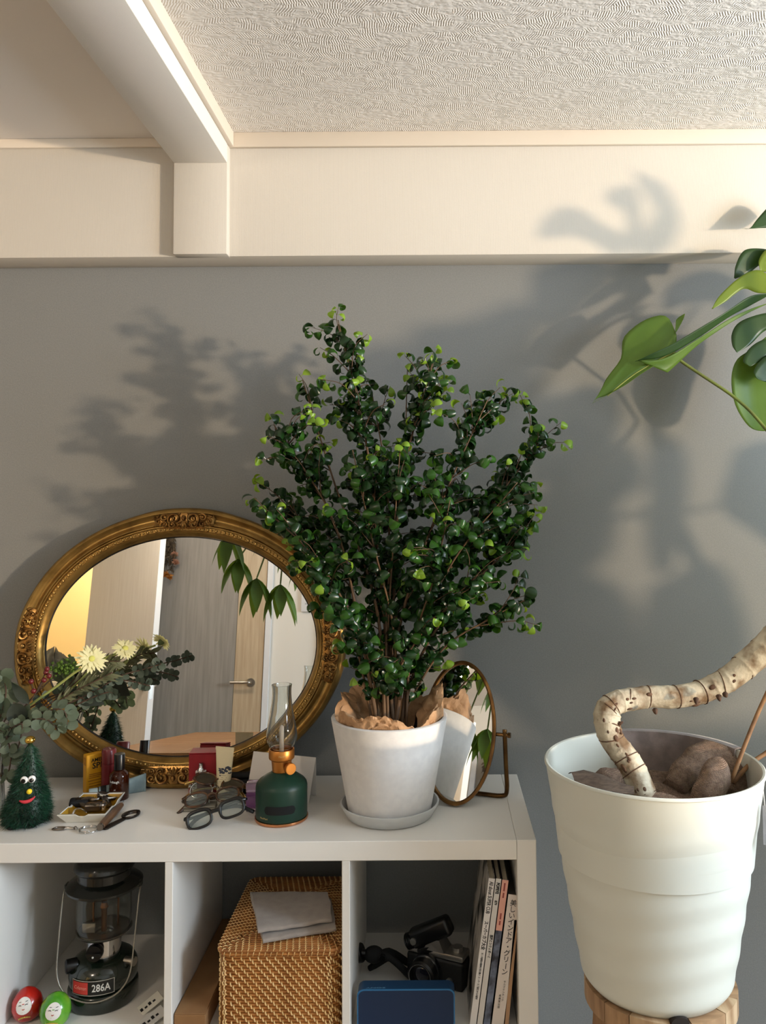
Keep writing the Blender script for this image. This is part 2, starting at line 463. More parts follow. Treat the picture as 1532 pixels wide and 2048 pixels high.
# carved ornaments: scrolls built on (along, across, height) and bent onto the oval
def spiral(b, u, w, r0, turns, a0, dirn, rad, h0, mapf, n=26):
    pts = []; rr = []
    for i in range(n + 1):
        q = i / n
        a = a0 + dirn * turns * 2 * pi * q
        r = r0 * (1 - 0.82 * q)
        pts.append(mapf(u + r * cos(a) * 1.15, w + r * sin(a), h0 + 0.004 * sin(pi * q)))
        rr.append(rad * (0.45 + 0.75 * sin(pi * min(1, q * 1.15)) if q < 0.87 else 1.0 * rad / rad * 1.1) if True else rad)
    b.tube(pts, rr, 6)
    b.sphere(pts[-1], rad * 1.7, 7, 5)
def ornament(t0, half, long_):
    b = MB()
    L_ = EA if long_ else EB
    def mp(u, w, h):
        # u along the rim, w inward from the outer edge
        return ell(t0 - u / (EA if long_ else EB), w, h)
    W = 0.026
    base = []
    for i in range(25):
        u = lerp(-half, half, i / 24); g = sqrt(max(0, 1 - (u / half) ** 2))
        base.append((u, g))
    vs = []; fs = []
    for u, g in base:
        for j in range(7):
            w = W + (j / 6 - 0.5) * 0.046 * (0.35 + 0.65 * g)
            vs.append(mp(u, w, 0.0135 + 0.006 * g * cos((j / 6 - 0.5) * 2.6)))
    for i in range(24):
        for j in range(6): fs.append((i * 7 + j, (i + 1) * 7 + j, (i + 1) * 7 + j + 1, i * 7 + j + 1))
    b.add(vs, fs)
    h0 = 0.0205
    for sg in (-1, 1):
        spiral(b, sg * half * 0.30, W - 0.002, 0.0165, 1.35, pi / 2 if sg > 0 else pi / 2, -sg, 0.0030, h0, mp)
        spiral(b, sg * half * 0.36, W + 0.012, 0.0100, 1.2, -pi / 2, sg, 0.0024, h0, mp)
        spiral(b, sg * half * 0.62, W - 0.006, 0.0110, 1.25, pi if sg > 0 else 0, sg, 0.0026, h0 - 0.002, mp)
        spiral(b, sg * half * 0.64, W + 0.010, 0.0085, 1.2, 0 if sg > 0 else pi, -sg, 0.0022, h0 - 0.002, mp)
        spiral(b, sg * half * 0.84, W + 0.001, 0.0075, 1.1, pi if sg > 0 else 0, sg, 0.0022, h0 - 0.004, mp)
        for q in range(6):
            u = sg * half * (0.08 + 0.16 * q)
            b.tube([mp(u, W - 0.019 + 0.002 * q, h0 - 0.006), mp(u + sg * 0.006, W - 0.013, h0), mp(u + sg * 0.012, W - 0.016 + 0.002 * q, h0 - 0.005)], [0.0012, 0.0026, 0.001], 6)
            b.tube([mp(u, W + 0.020 - 0.002 * q, h0 - 0.006), mp(u + sg * 0.006, W + 0.015 - 0.001 * q, h0), mp(u + sg * 0.012, W + 0.019 - 0.002 * q, h0 - 0.006)], [0.0012, 0.0025, 0.001], 6)
    b.sphere(mp(0, W - 0.004, h0 + 0.002), 0.0055, 8, 6, (1, 0.7, 1.2))
    for q in range(5):
        a = pi * (q - 2) / 5
        b.tube([mp(0, W + 0.003, h0), mp(0.012 * sin(a), W + 0.003 + 0.013 * cos(a), h0 + 0.003), mp(0.016 * sin(a), W + 0.004 + 0.017 * cos(a), h0 - 0.003)], [0.0015, 0.003, 0.0012], 6)
    return b.build('ornament', GOLDD, mr, smooth=60)
ornament(pi / 2, 0.078, True); ornament(3 * pi / 2, 0.085, True); ornament(pi, 0.098, False); ornament(0, 0.098, False)

# ------------------------------------------------------------------ small tilting brass mirror
BRASS = M('aged_brass', rgb(120, 88, 50), 0.38, 0.9, col2=rgb(70, 50, 30), nscale=30, mix=(0.3, 0.75))
tm = thing('table_mirror', 'small oval tilting mirror in aged brass frame behind the white flower pot', 'mirror', (0.05, -0.185, 0.7705))
ma, mb_ = 0.0855, 0.1545
YAW = radians(-17); MT = radians(17)
RM = Matrix.Translation((0.0, 0.0, 0.1485)) @ Matrix.Rotation(YAW, 4, 'Z') @ Matrix.Rotation(-MT, 4, 'X')
b = MB(); b.T = RM; n = 72; pr = [(-0.009, -0.004), (-0.009, 0.006), (-0.006, 0.0085), (0.0, 0.0085), (0.0, 0.005), (-0.0015, 0.002), (-0.0015, -0.004)]
vs = []; fs = []; k = len(pr)
for i in range(n):
    t = 2 * pi * i / n
    for s, h in pr: vs.append(((ma + s) * cos(t), -h, (mb_ + s) * sin(t)))
for i in range(n):
    for j in range(k): fs.append((i * k + j, ((i + 1) % n) * k + j, ((i + 1) % n) * k + (j + 1) % k, i * k + (j + 1) % k))
b.add(vs, [tuple(reversed(f)) for f in fs]).build('frame', BRASS, tm, smooth=40)
b = MB(); b.T = RM
b.add([((ma - 0.006) * cos(2 * pi * i / n), -0.003, (mb_ - 0.006) * sin(2 * pi * i / n)) for i in range(n)], [tuple(range(n))])
b.build('mirror_glass', GLASSM, tm, smooth=None)
b = MB(); b.T = RM
b.add([((ma - 0.004) * cos(2 * pi * i / n), 0.002, (mb_ - 0.004) * sin(2 * pi * i / n)) for i in range(n)], [tuple(reversed(range(n)))])
b.build('backing_plate', BRASS, tm, smooth=None)
hinge = RM @ V((ma, 0, 0)); hdir = (RM.to_3x3() @ V((1, 0, 0))).normalized()
hh = RM @ V((-ma, 0, 0))
b = MB(); b.tube([hinge - hdir * 0.004, hinge + hdir * 0.03], 0.0042, 8); b.tube([hinge + hdir * 0.026, hinge + hdir * 0.032], 0.0065, 6)
b.build('hinge_screw', BRASS, tm, smooth=40)
e1 = hinge + hdir * 0.019; e2 = hh - hdir * 0.019
f1 = V((e1.x + 0.002, e1.y + 0.03, 0.0055)) + hdir * 0.004; f2 = V((e2.x - 0.002, e2.y + 0.03, 0.0055))
b = MB()
c1 = V((e1.x, e1.y, e1.z + 0.012))
b.tube(smoothpath([c1, e1, lerp(e1, f1, 0.5) , lerp(e1, f1, 0.9), f1 - hdir * 0.012, lerp(f1, f2, 0.3), lerp(f1, f2, 0.7), f2 + hdir * 0.012, lerp(e2, f2, 0.9), lerp(e2, f2, 0.5), e2, V((e2.x, e2.y, e2.z + 0.012))], 4), 0.0050, 8)
b.build('stand_bracket', BRASS, tm, smooth=60)
# ------------------------------------------------------------------ the side of the room that the mirror shows
DOORW = M('pale_oak_door', rgb(198, 178, 148), 0.5, col2=rgb(178, 156, 126), nscale=7, nstretch=(9, 9, 0.6), mix=(0.3, 0.7))
DOORG = M('grey_oak_door', rgb(150, 145, 137), 0.5, col2=rgb(134, 128, 120), nscale=7, nstretch=(9, 9, 0.5), mix=(0.3, 0.7))
DOORL = M('white_oak_door', rgb(228, 222, 212), 0.5, col2=rgb(220, 213, 202), nscale=7, nstretch=(9, 9, 0.5), mix=(0.3, 0.7))
STEEL = M('brushed_steel', rgb(176, 172, 164), 0.28, 1.0)
YELW = M('hall_wallpaper', rgb(236, 222, 190), 0.85, bump=0.2, bscale=80, bdist=0.002)
def door_handle(parent, x, y, z, sx=-1, ydir=1):
    b = MB()
    b.T = Matrix.Translation((x, y, z)) @ Matrix.Rotation(-ydir * pi / 2, 4, 'X')
    b.lathe([(0.026, 0), (0.026, 0.008), (0.0, 0.008)], 20)
    b.T = Matrix.Identity(4)
    b.tube(smoothpath([(x, y, z), (x, y + ydir * 0.04, z), (x + sx * 0.02, y + ydir * 0.052, z), (x + sx * 0.12, y + ydir * 0.052, z)], 4), 0.0095, 10)
    return b.build('handle', STEEL, parent, smooth=50)
WF = WHITE
b = MB()
b.box(-3.3, -3.05, RYB - 0.1, RYB, 0, 2.5); b.box(-3.05, -2.24, RYB - 0.1, RYB, 2.02, 2.5); b.box(-2.24, RX1, RYB - 0.1, RYB, 0, 2.5)
struct(b.build('wall_front', WF, smooth=None))
# hallway behind the open door
struct(MB().box(-3.4, -1.5, -4.9, -4.8, 0, 2.5).build('wall_hall', YELW, smooth=None))
struct(MB().box(-3.4, -3.3, -4.8, RYB - 0.1, 0, 2.5).build('wall_hall_left', YELW, smooth=None))
struct(MB().box(-1.6, -1.5, -4.8, RYB - 0.1, 0, 2.5).build('wall_hall_right', YELW, smooth=None))
struct(MB().box(-3.4, -1.5, -4.9, RYB - 0.1, 2.4, 2.5).build('ceiling_hall', WF, smooth=None))
# open white door
d1 = bpy.data.objects.new('door_1', None); COL.objects.link(d1); struct(d1)
d1.location = (-2.235, RYB + 0.02, 0); d1.rotation_euler = (0, 0, radians(41))
MB().box(0, 0.80, -0.018, 0.018, 0.008, 2.0, r=0.0015, seg=1).build('door_leaf', DOORL, d1, smooth=30)
door_handle(d1, 0.735, 0.018, 1.0, -1, 1); door_handle(d1, 0.735, -0.018, 1.0, -1, -1)
b = MB().box(0.7995, 0.8015, -0.011, 0.011, 0.93, 1.07); b.build('latch_plate', STEEL, d1, smooth=None)
b = MB().box(0.799, 0.801, -0.018, 0.018, 0.008, 2.0); b.build('edge_band', M('white_edge_band', rgb(228, 226, 222), 0.4), d1, smooth=None)
# closed oak door
d2 = bpy.data.objects.new('door_2', None); COL.objects.link(d2); struct(d2); d2.location = (-1.10, RYB, 0)
MB().box(-0.78, -0.185, 0.0, 0.02, 0.005, 2.0).build('door_leaf', DOORG, d2, smooth=None)
MB().box(-0.183, -0.005, 0.0, 0.022, 0.005, 2.0).build('door_stile', DOORW, d2, smooth=None)
door_handle(d2, -0.075, 0.022, 1.02, -1, 1)
MB().box(0.0, 0.035, 0.0, 0.028, 0.0, 2.04).build('door_jamb', WFM, d2, smooth=None)
MB().box(-0.82, -0.783, 0.0, 0.028, 0.0, 2.04).build('door_jamb', WFM, d2, smooth=None)
MB().box(-0.782, 0.0, 0.0, 0.028, 2.003, 2.04).build('door_head', WFM, d2, smooth=None)
# wall intercom
ic = thing('intercom_panel', 'white wall intercom with dark screen seen in the oval mirror', 'intercom', (-0.81, RYB, 1.565))
MB().box(-0.065, 0.065, 0.0, 0.022, -0.105, 0.105, r=0.004).build('housing', WFM, ic)
MB().box(-0.035, 0.04, 0.0215, 0.0232, 0.0, 0.07).build('screen', M('dark_screen', rgb(26, 28, 30), 0.2), ic, smooth=None)
b = MB()
for i in range(3): b.box(-0.04 + i * 0.03, -0.02 + i * 0.03, 0.0215, 0.0235, -0.06, -0.05)
b.build('button', M('grey_button', rgb(180, 180, 178), 0.5), ic, smooth=None)
# wooden dining table
OAK = M('oak_table_top', rgb(178, 134, 88), 0.4, col2=rgb(140, 98, 60), nscale=5, nstretch=(1, 12, 1), mix=(0.3, 0.7))
tb = thing('dining_table', 'oak dining table reflected in the lower part of the oval mirror', 'table', (-0.88, -2.32, 0))
for i in range(6):
    MB().box(-0.52 + i * 0.1735, -0.52 + i * 0.1735 + 0.1725, -0.78, 0.78, 0.712, 0.742, r=0.001, seg=1).build('plank', OAK, tb, smooth=30)
b = MB(); b.box(-0.45, 0.45, -0.7, -0.68, 0.62, 0.7115); b.box(-0.45, 0.45, 0.68, 0.7, 0.62, 0.7115); b.box(-0.45, -0.43, -0.68, 0.68, 0.62, 0.7115); b.box(0.43, 0.45, -0.68, 0.68, 0.62, 0.7115)
b.build('apron', OAK, tb, smooth=None)
for sx in (-1, 1):
    for sy in (-1, 1):
        MB().box(sx * 0.46 - 0.03, sx * 0.46 + 0.03, sy * 0.71 - 0.03, sy * 0.71 + 0.03, 0, 0.7115, r=0.004).build('leg', OAK, tb)
# dried flowers hanging from the open door's top corner
df = thing('dried_flowers', 'bundle of dried flowers hanging head down seen at the mirror top', 'dried flowers', (-1.755, RYB + 0.045, 2.13))
DRY = M('dried_stems', rgb(92, 78, 58), 0.8, col2=rgb(60, 50, 38), nscale=30); DRYP = M('dried_pink_petals', rgb(190, 140, 112), 0.8); DRYO = M('dried_orange_petals', rgb(196, 130, 52), 0.8)
r_ = random.Random(3)
b = MB(); b2 = MB()
for i in range(46):
    L_ = r_.uniform(0.24, 0.42); e = V((r_.uniform(-0.06, 0.06), r_.uniform(-0.015, 0.04), -L_))
    b.tube([(0, 0, 0), e * 0.5 + V((r_.uniform(-.01, .01), 0, 0)), e], [0.0022, 0.002, 0.0012], 5)
    for q in range(7):
        t = r_.uniform(0.35, 1.0); p = e * t; dd = V((r_.uniform(-1, 1), r_.uniform(-.4, .8), r_.uniform(-1.2, -.2))) * 0.026
        s = V((-dd.z, 0, dd.x)) * 0.25
        b.add([p, p + dd * .5 + s, p + dd, p + dd * .5 - s], [(0, 1, 2, 3)])
b.build('stem', DRY, df, smooth=None, kind='stuff')
for nm, m_, ps in (('pink_head', DRYP, [(0.045, 0.02, -0.30), (0.062, 0.03, -0.35)]), ('orange_head', DRYO, [(0.0, 0.03, -0.43), (0.03, 0.035, -0.445)])):
    for c in ps:
        b = MB()
        for i in range(60):
            d = V((r_.gauss(0, 1), r_.gauss(0, 1), r_.gauss(0, 1))).normalized(); p = V(c); e = p + d * r_.uniform(.018, .032)
            s = d.orthogonal().normalized() * 0.005
            b.add([p, lerp(p, e, .6) + s, e, lerp(p, e, .6) - s], [(0, 1, 2, 3)])
        b.build(nm, m_, df, smooth=None)
MB().tube([(0, 0, 0.0), (0, -0.02, 0.06)], 0.002, 5).build('string', DRY, df)
# twisted rope hanger
rp = thing('rope_hanger', 'dark braided rope hanging on the white wall seen in the mirror', 'rope', (-0.70, RYB + 0.03, 1.5))
for q in range(3):
    MB().tube([(0.016 * cos(i * 0.45 + q * 2.094), 0.012 * sin(i * 0.45 + q * 2.094), -0.012 * i) for i in range(58)], 0.0135, 8).build('strand', M('dark_rope', rgb(86, 78, 70), 0.9), rp)
MB().tube([(0, 0, 0.0), (0, -0.03, 0.06)], 0.003, 6).build('hook', STEEL, rp)
# white cabinet with a dark garment in the hall
hc = thing('hall_cabinet', 'white cabinet in the lit hallway seen at the mirror left edge', 'cabinet', (-2.86, -4.35, 0))
MB().box(-0.3, 0.3, -0.3, 0.3, 0.02, 1.04, r=0.01).build('body', WFM, hc)
MB().box(-0.28, 0.28, 0.3, 0.315, 0.05, 1.0, r=0.004).build('door', WFM, hc)
MB().box(-0.3, 0.3, -0.3, 0.29, 0.0, 0.02).build('plinth', STEEL, hc, smooth=None)
b = MB()
def coat(u, v):
    a = 2 * pi * u; r0 = 0.2 + 0.05 * sin(3 * a + 1) + 0.03 * sin(7 * a)
    q = sin(pi / 2 * (1 - v)) if v < 1 else 0.0
    z = 0.2 * (v ** 0.8) * (1 + 0.25 * sin(2 * a + 4 * v)) + 0.03 * sin(9 * a + 6 * v) * (1 - v) * v * 3
    return (r0 * q * 1.1, 0, 0) if False else (r0 * cos(a) * (1 - v * 0.97), r0 * sin(a) * (1 - v * 0.97), max(0.0, z))
b.grid(coat, 48, 12, closeu=True)
tag(b.build('folded_jacket', M('dark_navy_cloth', rgb(44, 50, 60), 0.8, col2=rgb(74, 80, 90), nscale=14), smooth=60, loc=(-2.80, -4.28, 1.0405)), 'crumpled dark jacket on the hallway cabinet in the mirror', 'jacket')
# leafy umbrella plant hanging from the ceiling, seen only in the mirror
LEAFM = M('schefflera_leaf', rgb(86, 116, 46), 0.4, col2=rgb(62, 92, 34), nscale=12, translucent=(rgb(120, 150, 40), 0.25))
STEMG = M('green_stem', rgb(96, 112, 52), 0.5)
hpl = thing('hanging_plant', 'drooping umbrella plant with long leaflets seen in the mirror', 'plant', (-0.62, -1.45, 1.68)); hpl.scale = (1.2, 1.2, 1.2)
def leaflet(b, p, d, L_, W_, nrm, droop=0.3):
    d = V(d).normalized(); nrm = V(nrm); s = d.cross(nrm).normalized(); n_ = s.cross(d)
    vs = []; k = 7
    for i in range(k + 1):
        t = i / k; w = W_ * (sin(pi * t ** 0.8)) * 0.5 + 0.0004
        c = V(p) + d * L_ * t - n_ * droop * L_ * t * t
        vs += [c - s * w + n_ * w * 0.25, c, c + s * w + n_ * w * 0.25]
    fs = []
    for i in range(k):
        for j in range(2): fs.append((i * 3 + j, i * 3 + j + 1, i * 3 + j + 4, i * 3 + j + 3))
    b.add(vs, fs)
r_ = random.Random(8)
for (dx, dz, n_) in ((-0.02, -0.23, 6), (-0.17, -0.14, 6), (0.06, -0.13, 5), (-0.05, 0.0, 5), (-0.10, -0.21, 6), (0.03, -0.06, 6), (-0.20, -0.06, 5)):
    e = V((dx, r_.uniform(-.04, .04), dz))
    MB().tube(smoothpath([(0, 0, 0.1), e * 0.4 + V((0, 0, 0.06)), e], 5), 0.0028, 6).build('petiole', STEMG, hpl)
    for i in range(n_):
        a = 2 * pi * i / n_ + 0.3
        b = MB(); leaflet(b, e, (cos(a) * 0.75, sin(a) * 0.55, -0.9), r_.uniform(0.11, 0.15), 0.042, (cos(a), sin(a), 0.8), 0.25)
        b.build('leaflet', LEAFM, hpl, smooth=180)
MB().tube(smoothpath([(0, 0, 0.0), (0.02, 0.0, 0.3), (0.0, 0, (ZC - 1.68) / 1.2)], 6), 0.005, 8).build('stem', STEMG, hpl)

cm = thing('added_ceiling_lamp', 'unseen round ceiling lamp added behind the camera for warm fill light', 'lamp', (-1.5, -2.35, ZCL))  # unseen fixture added to go with the warm fill light
b = MB(); b.lathe([(0.24, -0.004), (0.25, -0.01), (0.25, -0.05), (0.235, -0.06), (0.232, -0.055), (0.24, -0.045)], 48, closed=True); b.build('rim', WFM, cm)
MB().lathe([(0, -0.085), (0.12, -0.08), (0.22, -0.062), (0.231, -0.05)], 48, cap1=False).build('diffuser', M('lamp_diffuser', rgb(255, 236, 208), 0.5, emit=3.0), cm, smooth=60)
MB().lathe([(0, 0), (0.1, 0), (0.1, -0.03), (0, -0.03)], 24).build('mount', WFM, cm)
# ------------------------------------------------------------------ white pot with the ficus
POTW = M('matt_white_pot', rgb(222, 220, 218), 0.75, bump=0.12, bscale=160, bdist=0.0008, bstretch=(1, 1, 4), col2=rgb(214, 212, 211), nscale=60)
SAUC = M('light_grey_saucer', rgb(196, 197, 196), 0.7, bump=0.1, bscale=160, bdist=0.0008)
PC = V((-0.102, -0.268, 0.770))
sc_ = MB().lathe([(0, 0.0), (0.088, 0.0), (0.092, 0.002), (0.1055, 0.026), (0.1055, 0.028), (0.102, 0.028), (0.090, 0.006), (0.0, 0.006)], 64).build('plant_saucer', SAUC, loc=PC + V((0, 0, 0.0005)))
tag(sc_, 'round light grey saucer under the white ficus pot', 'saucer')
zb = 0.007
pp = MB().lathe([(0, 0), (0.084, 0), (0.088, 0.003), (0.124, 0.196), (0.1245, 0.199), (0.1225, 0.2005), (0.1165, 0.2005), (0.115, 0.198), (0.106, 0.15), (0.0, 0.15)], 72).build('plant_pot', POTW, loc=PC + V((0, 0, zb)))
tag(pp, 'matt white tapered flower pot holding the bushy ficus', 'plant pot')

# ------------------------------------------------------------------ big ribbed pot on a stool
BIGP = M('ivory_plastic_pot', rgb(216, 217, 206), 0.42, coat=0.0)
BC = V((0.407, -0.48, 0.545))
H = 0.393
def bigr(z):
    t = z / H
    r = lerp(0.134, 0.2, min(1, t) ** 0.9)
    return r
prof = []
NZ = 90
for i in range(NZ + 1):
    z = H * i / NZ; r = bigr(z)
    if i < 5: r *= 0.93 + 0.07 * sin(i / 5 * pi / 2)
    prof.append((r, z))
def bigwob(a, z):
    t = z / H
    env = 1.0 / (1 + exp((t - 0.84) * 30)) * (1.0 / (1 + exp((0.03 - t) * 60)))
    ph = t * 6.6 * 2 * pi + 0.9 * sin(a * 2 + 0.6) + 0.5 * sin(a * 3 + 2)
    s = sin(ph); s = s * abs(s) ** 0.3 if s else 0
    return 1 + 0.0062 * env * s
inner = [(0.1935, H - 0.001), (0.1925, H - 0.02), (0.178, H - 0.16), (0.0, H - 0.17)]
b = MB()
b.lathe([(0.0, 0.0)] + prof, 96, wob=bigwob, cap1=False)
big = thing('big_pot', 'large ivory wavy pot on the wooden stool holding the twisted trunk', 'plant pot', BC)
b.build('pot_body', BIGP, big, smooth=80)
b = MB().lathe([(0.2, H - 0.0005), (0.2022, H + 0.001), (0.2022, H + 0.004), (0.2, H + 0.006), (0.196, H + 0.005)] + inner, 96, cap0=False)
b.build('rim', BIGP, big, smooth=50)
# drain notch at the foot
th = radians(-90 + 2)
b = MB()
pts = [(0.016 * cos(pi * i / 12), 0.011 * sin(pi * i / 12)) for i in range(13)]
b.T = Matrix.Rotation(th + pi / 2, 4, 'Z') @ Matrix.Translation((0, -0.1275, 0.0002)) @ Matrix.Rotation(pi / 2, 4, 'X')
b.prism(pts, -0.003, 0.0125)
b.build('drain_notch', M('dark_notch', rgb(40, 32, 26), 0.8), big, smooth=None)
# stool
STW = M('reclaimed_teak', rgb(186, 150, 112), 0.6, col2=rgb(128, 96, 68), nscale=9, nstretch=(1, 6, 1), mix=(0.3, 0.7), bump=0.2, bscale=60)
STW2 = M('reclaimed_teak_pale', rgb(206, 178, 142), 0.6, col2=rgb(160, 126, 92), nscale=9, nstretch=(6, 1, 1), mix=(0.3, 0.7), bump=0.2, bscale=60)
st = thing('wooden_stool', 'round stool of patched wood blocks under the large ivory pot', 'stool', (BC.x + 0.006, BC.y, 0))
SH_ = BC.z - 0.0005
rng = random.Random(5)
cuts = sorted([2 * pi * i / 14 + rng.uniform(-0.12, 0.12) for i in range(14)])
for i in range(14):
    a0 = cuts[i]; a1 = cuts[(i + 1) % 14] + (2 * pi if i == 13 else 0)
    poly = [(0.055 * cos(a), 0.055 * sin(a)) for a in (a1, a0)] if False else []
    n = 5
    ou = [(0.139 * cos(lerp(a0 + 0.006, a1 - 0.006, j / n)), 0.139 * sin(lerp(a0 + 0.006, a1 - 0.006, j / n))) for j in range(n + 1)]
    inn = [(0.06 * cos(a1 - 0.02), 0.06 * sin(a1 - 0.02)), (0.06 * cos(a0 + 0.02), 0.06 * sin(a0 + 0.02))]
    dz = rng.uniform(0, 0.0015)
    MB().prism(ou + inn, SH_ - 0.036, SH_ - dz if i else SH_).build('seat_block', STW if i % 3 else STW2, st, smooth=None)
MB().lathe([(0, SH_ - 0.035), (0.0595, SH_ - 0.035), (0.0595, SH_), (0, SH_)], 24).build('seat_centre', STW, st, smooth=30)
for i in range(4):
    a = pi / 4 + i * pi / 2
    d = V((cos(a), sin(a), 0)); b = MB()
    p0 = d * 0.155 + V((0, 0, 0)); p1 = d * 0.112 + V((0, 0, SH_ - 0.0365))
    q = V((-d.y, d.x, 0)) * 0.02
    e = d * 0.018
    vs = [p0 - q - e, p0 + q - e, p0 + q + e, p0 - q + e, p1 - q - e, p1 + q - e, p1 + q + e, p1 - q + e]
    b.add(vs, [(3, 2, 1, 0), (4, 5, 6, 7), (0, 1, 5, 4), (1, 2, 6, 5), (2, 3, 7, 6), (3, 0, 4, 7)]).build('leg', STW if i % 2 else STW2, st, smooth=None)
b = MB()
for i in range(2):
    a = pi / 4 + i * pi / 2; d = V((cos(a), sin(a), 0))
    b.tube([-d * 0.132 + V((0, 0, 0.15 + 0.03 * i)), d * 0.132 + V((0, 0, 0.15 + 0.03 * i))], 0.012, 8)
b.build('stretcher', STW, st, smooth=50)
# ------------------------------------------------------------------ curly-leaved ficus
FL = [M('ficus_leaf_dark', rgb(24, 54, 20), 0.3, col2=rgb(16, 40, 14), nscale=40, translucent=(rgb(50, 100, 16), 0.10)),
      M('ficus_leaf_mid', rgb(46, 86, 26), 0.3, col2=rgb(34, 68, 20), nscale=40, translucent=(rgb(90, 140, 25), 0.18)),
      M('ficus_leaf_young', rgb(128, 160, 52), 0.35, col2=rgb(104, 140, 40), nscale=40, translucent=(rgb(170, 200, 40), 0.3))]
BARK = M('ficus_bark', rgb(112, 86, 60), 0.75, col2=rgb(78, 58, 42), nscale=30, nstretch=(1, 1, 0.3), bump=0.3, bscale=120)
TWIG = M('ficus_twig', rgb(84, 62, 44), 0.7)
rf = random.Random(21)
fic = thing('ficus_plant', 'bushy green ficus with small curled leaves growing in the white pot', 'plant', PC + V((0, 0, zb + 0.16)))
FO = V(fic.location)
def curl_leaf(curl, L_, W_, k=7, bow=0.25):
    """leaf rolled back on itself; stalk at the origin, grows along +X, upper side +Z"""
    vs = []; fs = []
    pet = 0.006
    x = pet; z = 0.0; th = 0.35; ds = L_ / k
    for i in range(k + 1):
        t = i / k
        w = W_ * 0.5 * (sin(pi * min(1, t * 0.93 + 0.05)) ** 0.75) * (1.0 if t < 0.7 else max(0.03, 1 - ((t - 0.7) / 0.3) ** 2.2))
        up = V((sin(th), 0, cos(th)))            # leaf normal (th measured as falling angle)
        c = V((x, 0, z))
        vs += [c + V((0, -w, 0)) - up * w * bow, c + V((0, 0, 0)), c + V((0, w, 0)) - up * w * bow]
        th2 = th + curl / k * (0.7 + 0.6 * t)
        x += cos(th) * ds; z -= sin(th) * ds; th = th2
    for i in range(k):
        for j in range(2): fs.append((i * 3 + j, (i + 1) * 3 + j, (i + 1) * 3 + j + 1, i * 3 + j + 1))
    o = len(vs)
    vs += [V((0, -0.0006, 0)), V((0, 0.0006, 0)), V((pet, 0.0006, 0)), V((pet, -0.0006, 0))]
    fs.append((o, o + 3, o + 2, o + 1))
    return vs, fs
LEAFV = []
for cu, L_, W_ in ((5.0, 0.044, 0.019), (5.8, 0.046, 0.018), (4.0, 0.040, 0.021), (6.4, 0.050, 0.018), (3.0, 0.034, 0.019)):
    LEAFV.append(curl_leaf(cu, L_, W_))
YOUNGV = [curl_leaf(4.4, 0.032, 0.016), curl_leaf(3.0, 0.028, 0.014)]
OUT = [(676, 605), (700, 650), (740, 665), (735, 690), (705, 720), (720, 770), (780, 770), (800, 730), (815, 705), (865, 695), (910, 715), (900, 750), (890, 790), (940, 780), (1000, 768), (1050, 785), (1030, 810), (1085, 850), (1060, 910), (1040, 935), (1080, 965), (1080, 1010), (1075, 1060), (1055, 1110), (1000, 1165), (960, 1200), (920, 1240), (900, 1290), (870, 1310), (880, 1375), (800, 1395), (690, 1365), (680, 1290), (660, 1240), (620, 1200), (600, 1150), (560, 1080), (510, 1030), (495, 995), (500, 950), (515, 915), (540, 900), (530, 830), (560, 825), (580, 850), (600, 800), (595, 750), (620, 690), (620, 650), (660, 640)]
def inside(x, y, P=OUT):
    c = False; n = len(P)
    for i in range(n):
        (x1, y1), (x2, y2) = P[i], P[i - 1]
        if (y1 > y) != (y2 > y) and x < (x2 - x1) * (y - y1) / (y2 - y1) + x1: c = not c
    return c
stems = []
SE = [(676, 640, -.02), (745, 790, .08), (868, 720, .0), (975, 800, -.05), (548, 850, -.03), (605, 760, .05), (1085, 875, .0), (1035, 965, -.09), (1045, 1075, -.02),
      (508, 995, -.07), (640, 1160, -.1), (955, 1150, -.12), (815, 735, .06), (705, 900, -.1), (900, 1000, -.12), (1060, 1195, -.06), (800, 900, -.14), (580, 1010, .07)]
sb = MB()
for i, (x, y, dy) in enumerate(SE):
    e = at(x, y, -0.268 + dy)
    a = 2 * pi * i / len(SE) * 2.6
    p0 = FO + V((0.034 * cos(a) * (0.3 + 0.7 * (i % 3) / 2), 0.028 * sin(a), -0.005))
    d = e - p0
    low = (i == 15)
    m1 = p0 + V((d.x * 0.16, d.y * 0.2, d.z * 0.36)) + V((rf.uniform(-.012, .012), rf.uniform(-.012, .012), 0))
    m2 = p0 + V((d.x * 0.52, d.y * 0.6, d.z * 0.70)) + V((rf.uniform(-.016, .016), rf.uniform(-.012, .012), 0))
    if low:
        m1 = at(880, 1305, -0.30); m2 = at(985, 1235, -0.32)
    path = smoothpath([p0, m1, m2, e], 9)
    stems.append(path)
    n = len(path); r0 = 0.0050 if i < 10 else 0.0036
    if low: r0 = 0.003
    sb = MB()
    sb.tube([p - FO for p in path], [lerp(r0, 0.0010, (j / (n - 1)) ** 0.8) for j in range(n)], 7)
    sb.build('stem', BARK, fic, smooth=180)
TIPS = [(676, 618), (735, 668), (625, 655), (700, 680), (640, 695), (598, 748), (545, 832), (535, 872), (522, 920), (508, 962), (500, 1000), (530, 1025), (560, 1050), (810, 712), (866, 706), (903, 722), (890, 760), (745, 770), (780, 772), (1000, 775), (1040, 790), (1000, 830), (1122, 845), (1130, 885), (965, 785), (940, 790), (1020, 920), (1072, 972), (1075, 1010), (1068, 1032), (1052, 1072), (1052, 1100), (1038, 1150), (985, 1160), (960, 1195), (1055, 1190), (1075, 1250), (1040, 1215), (632, 1213), (680, 1290), (700, 1335), (895, 1340), (850, 1370), (905, 1290), (940, 1265), (985, 1235), (760, 1340), (720, 1370), (610, 1120), (575, 1090), (640, 1200), (820, 745), (850, 800)]
tips = [(x, y, rf.uniform(-.07, .07)) for x, y in TIPS]
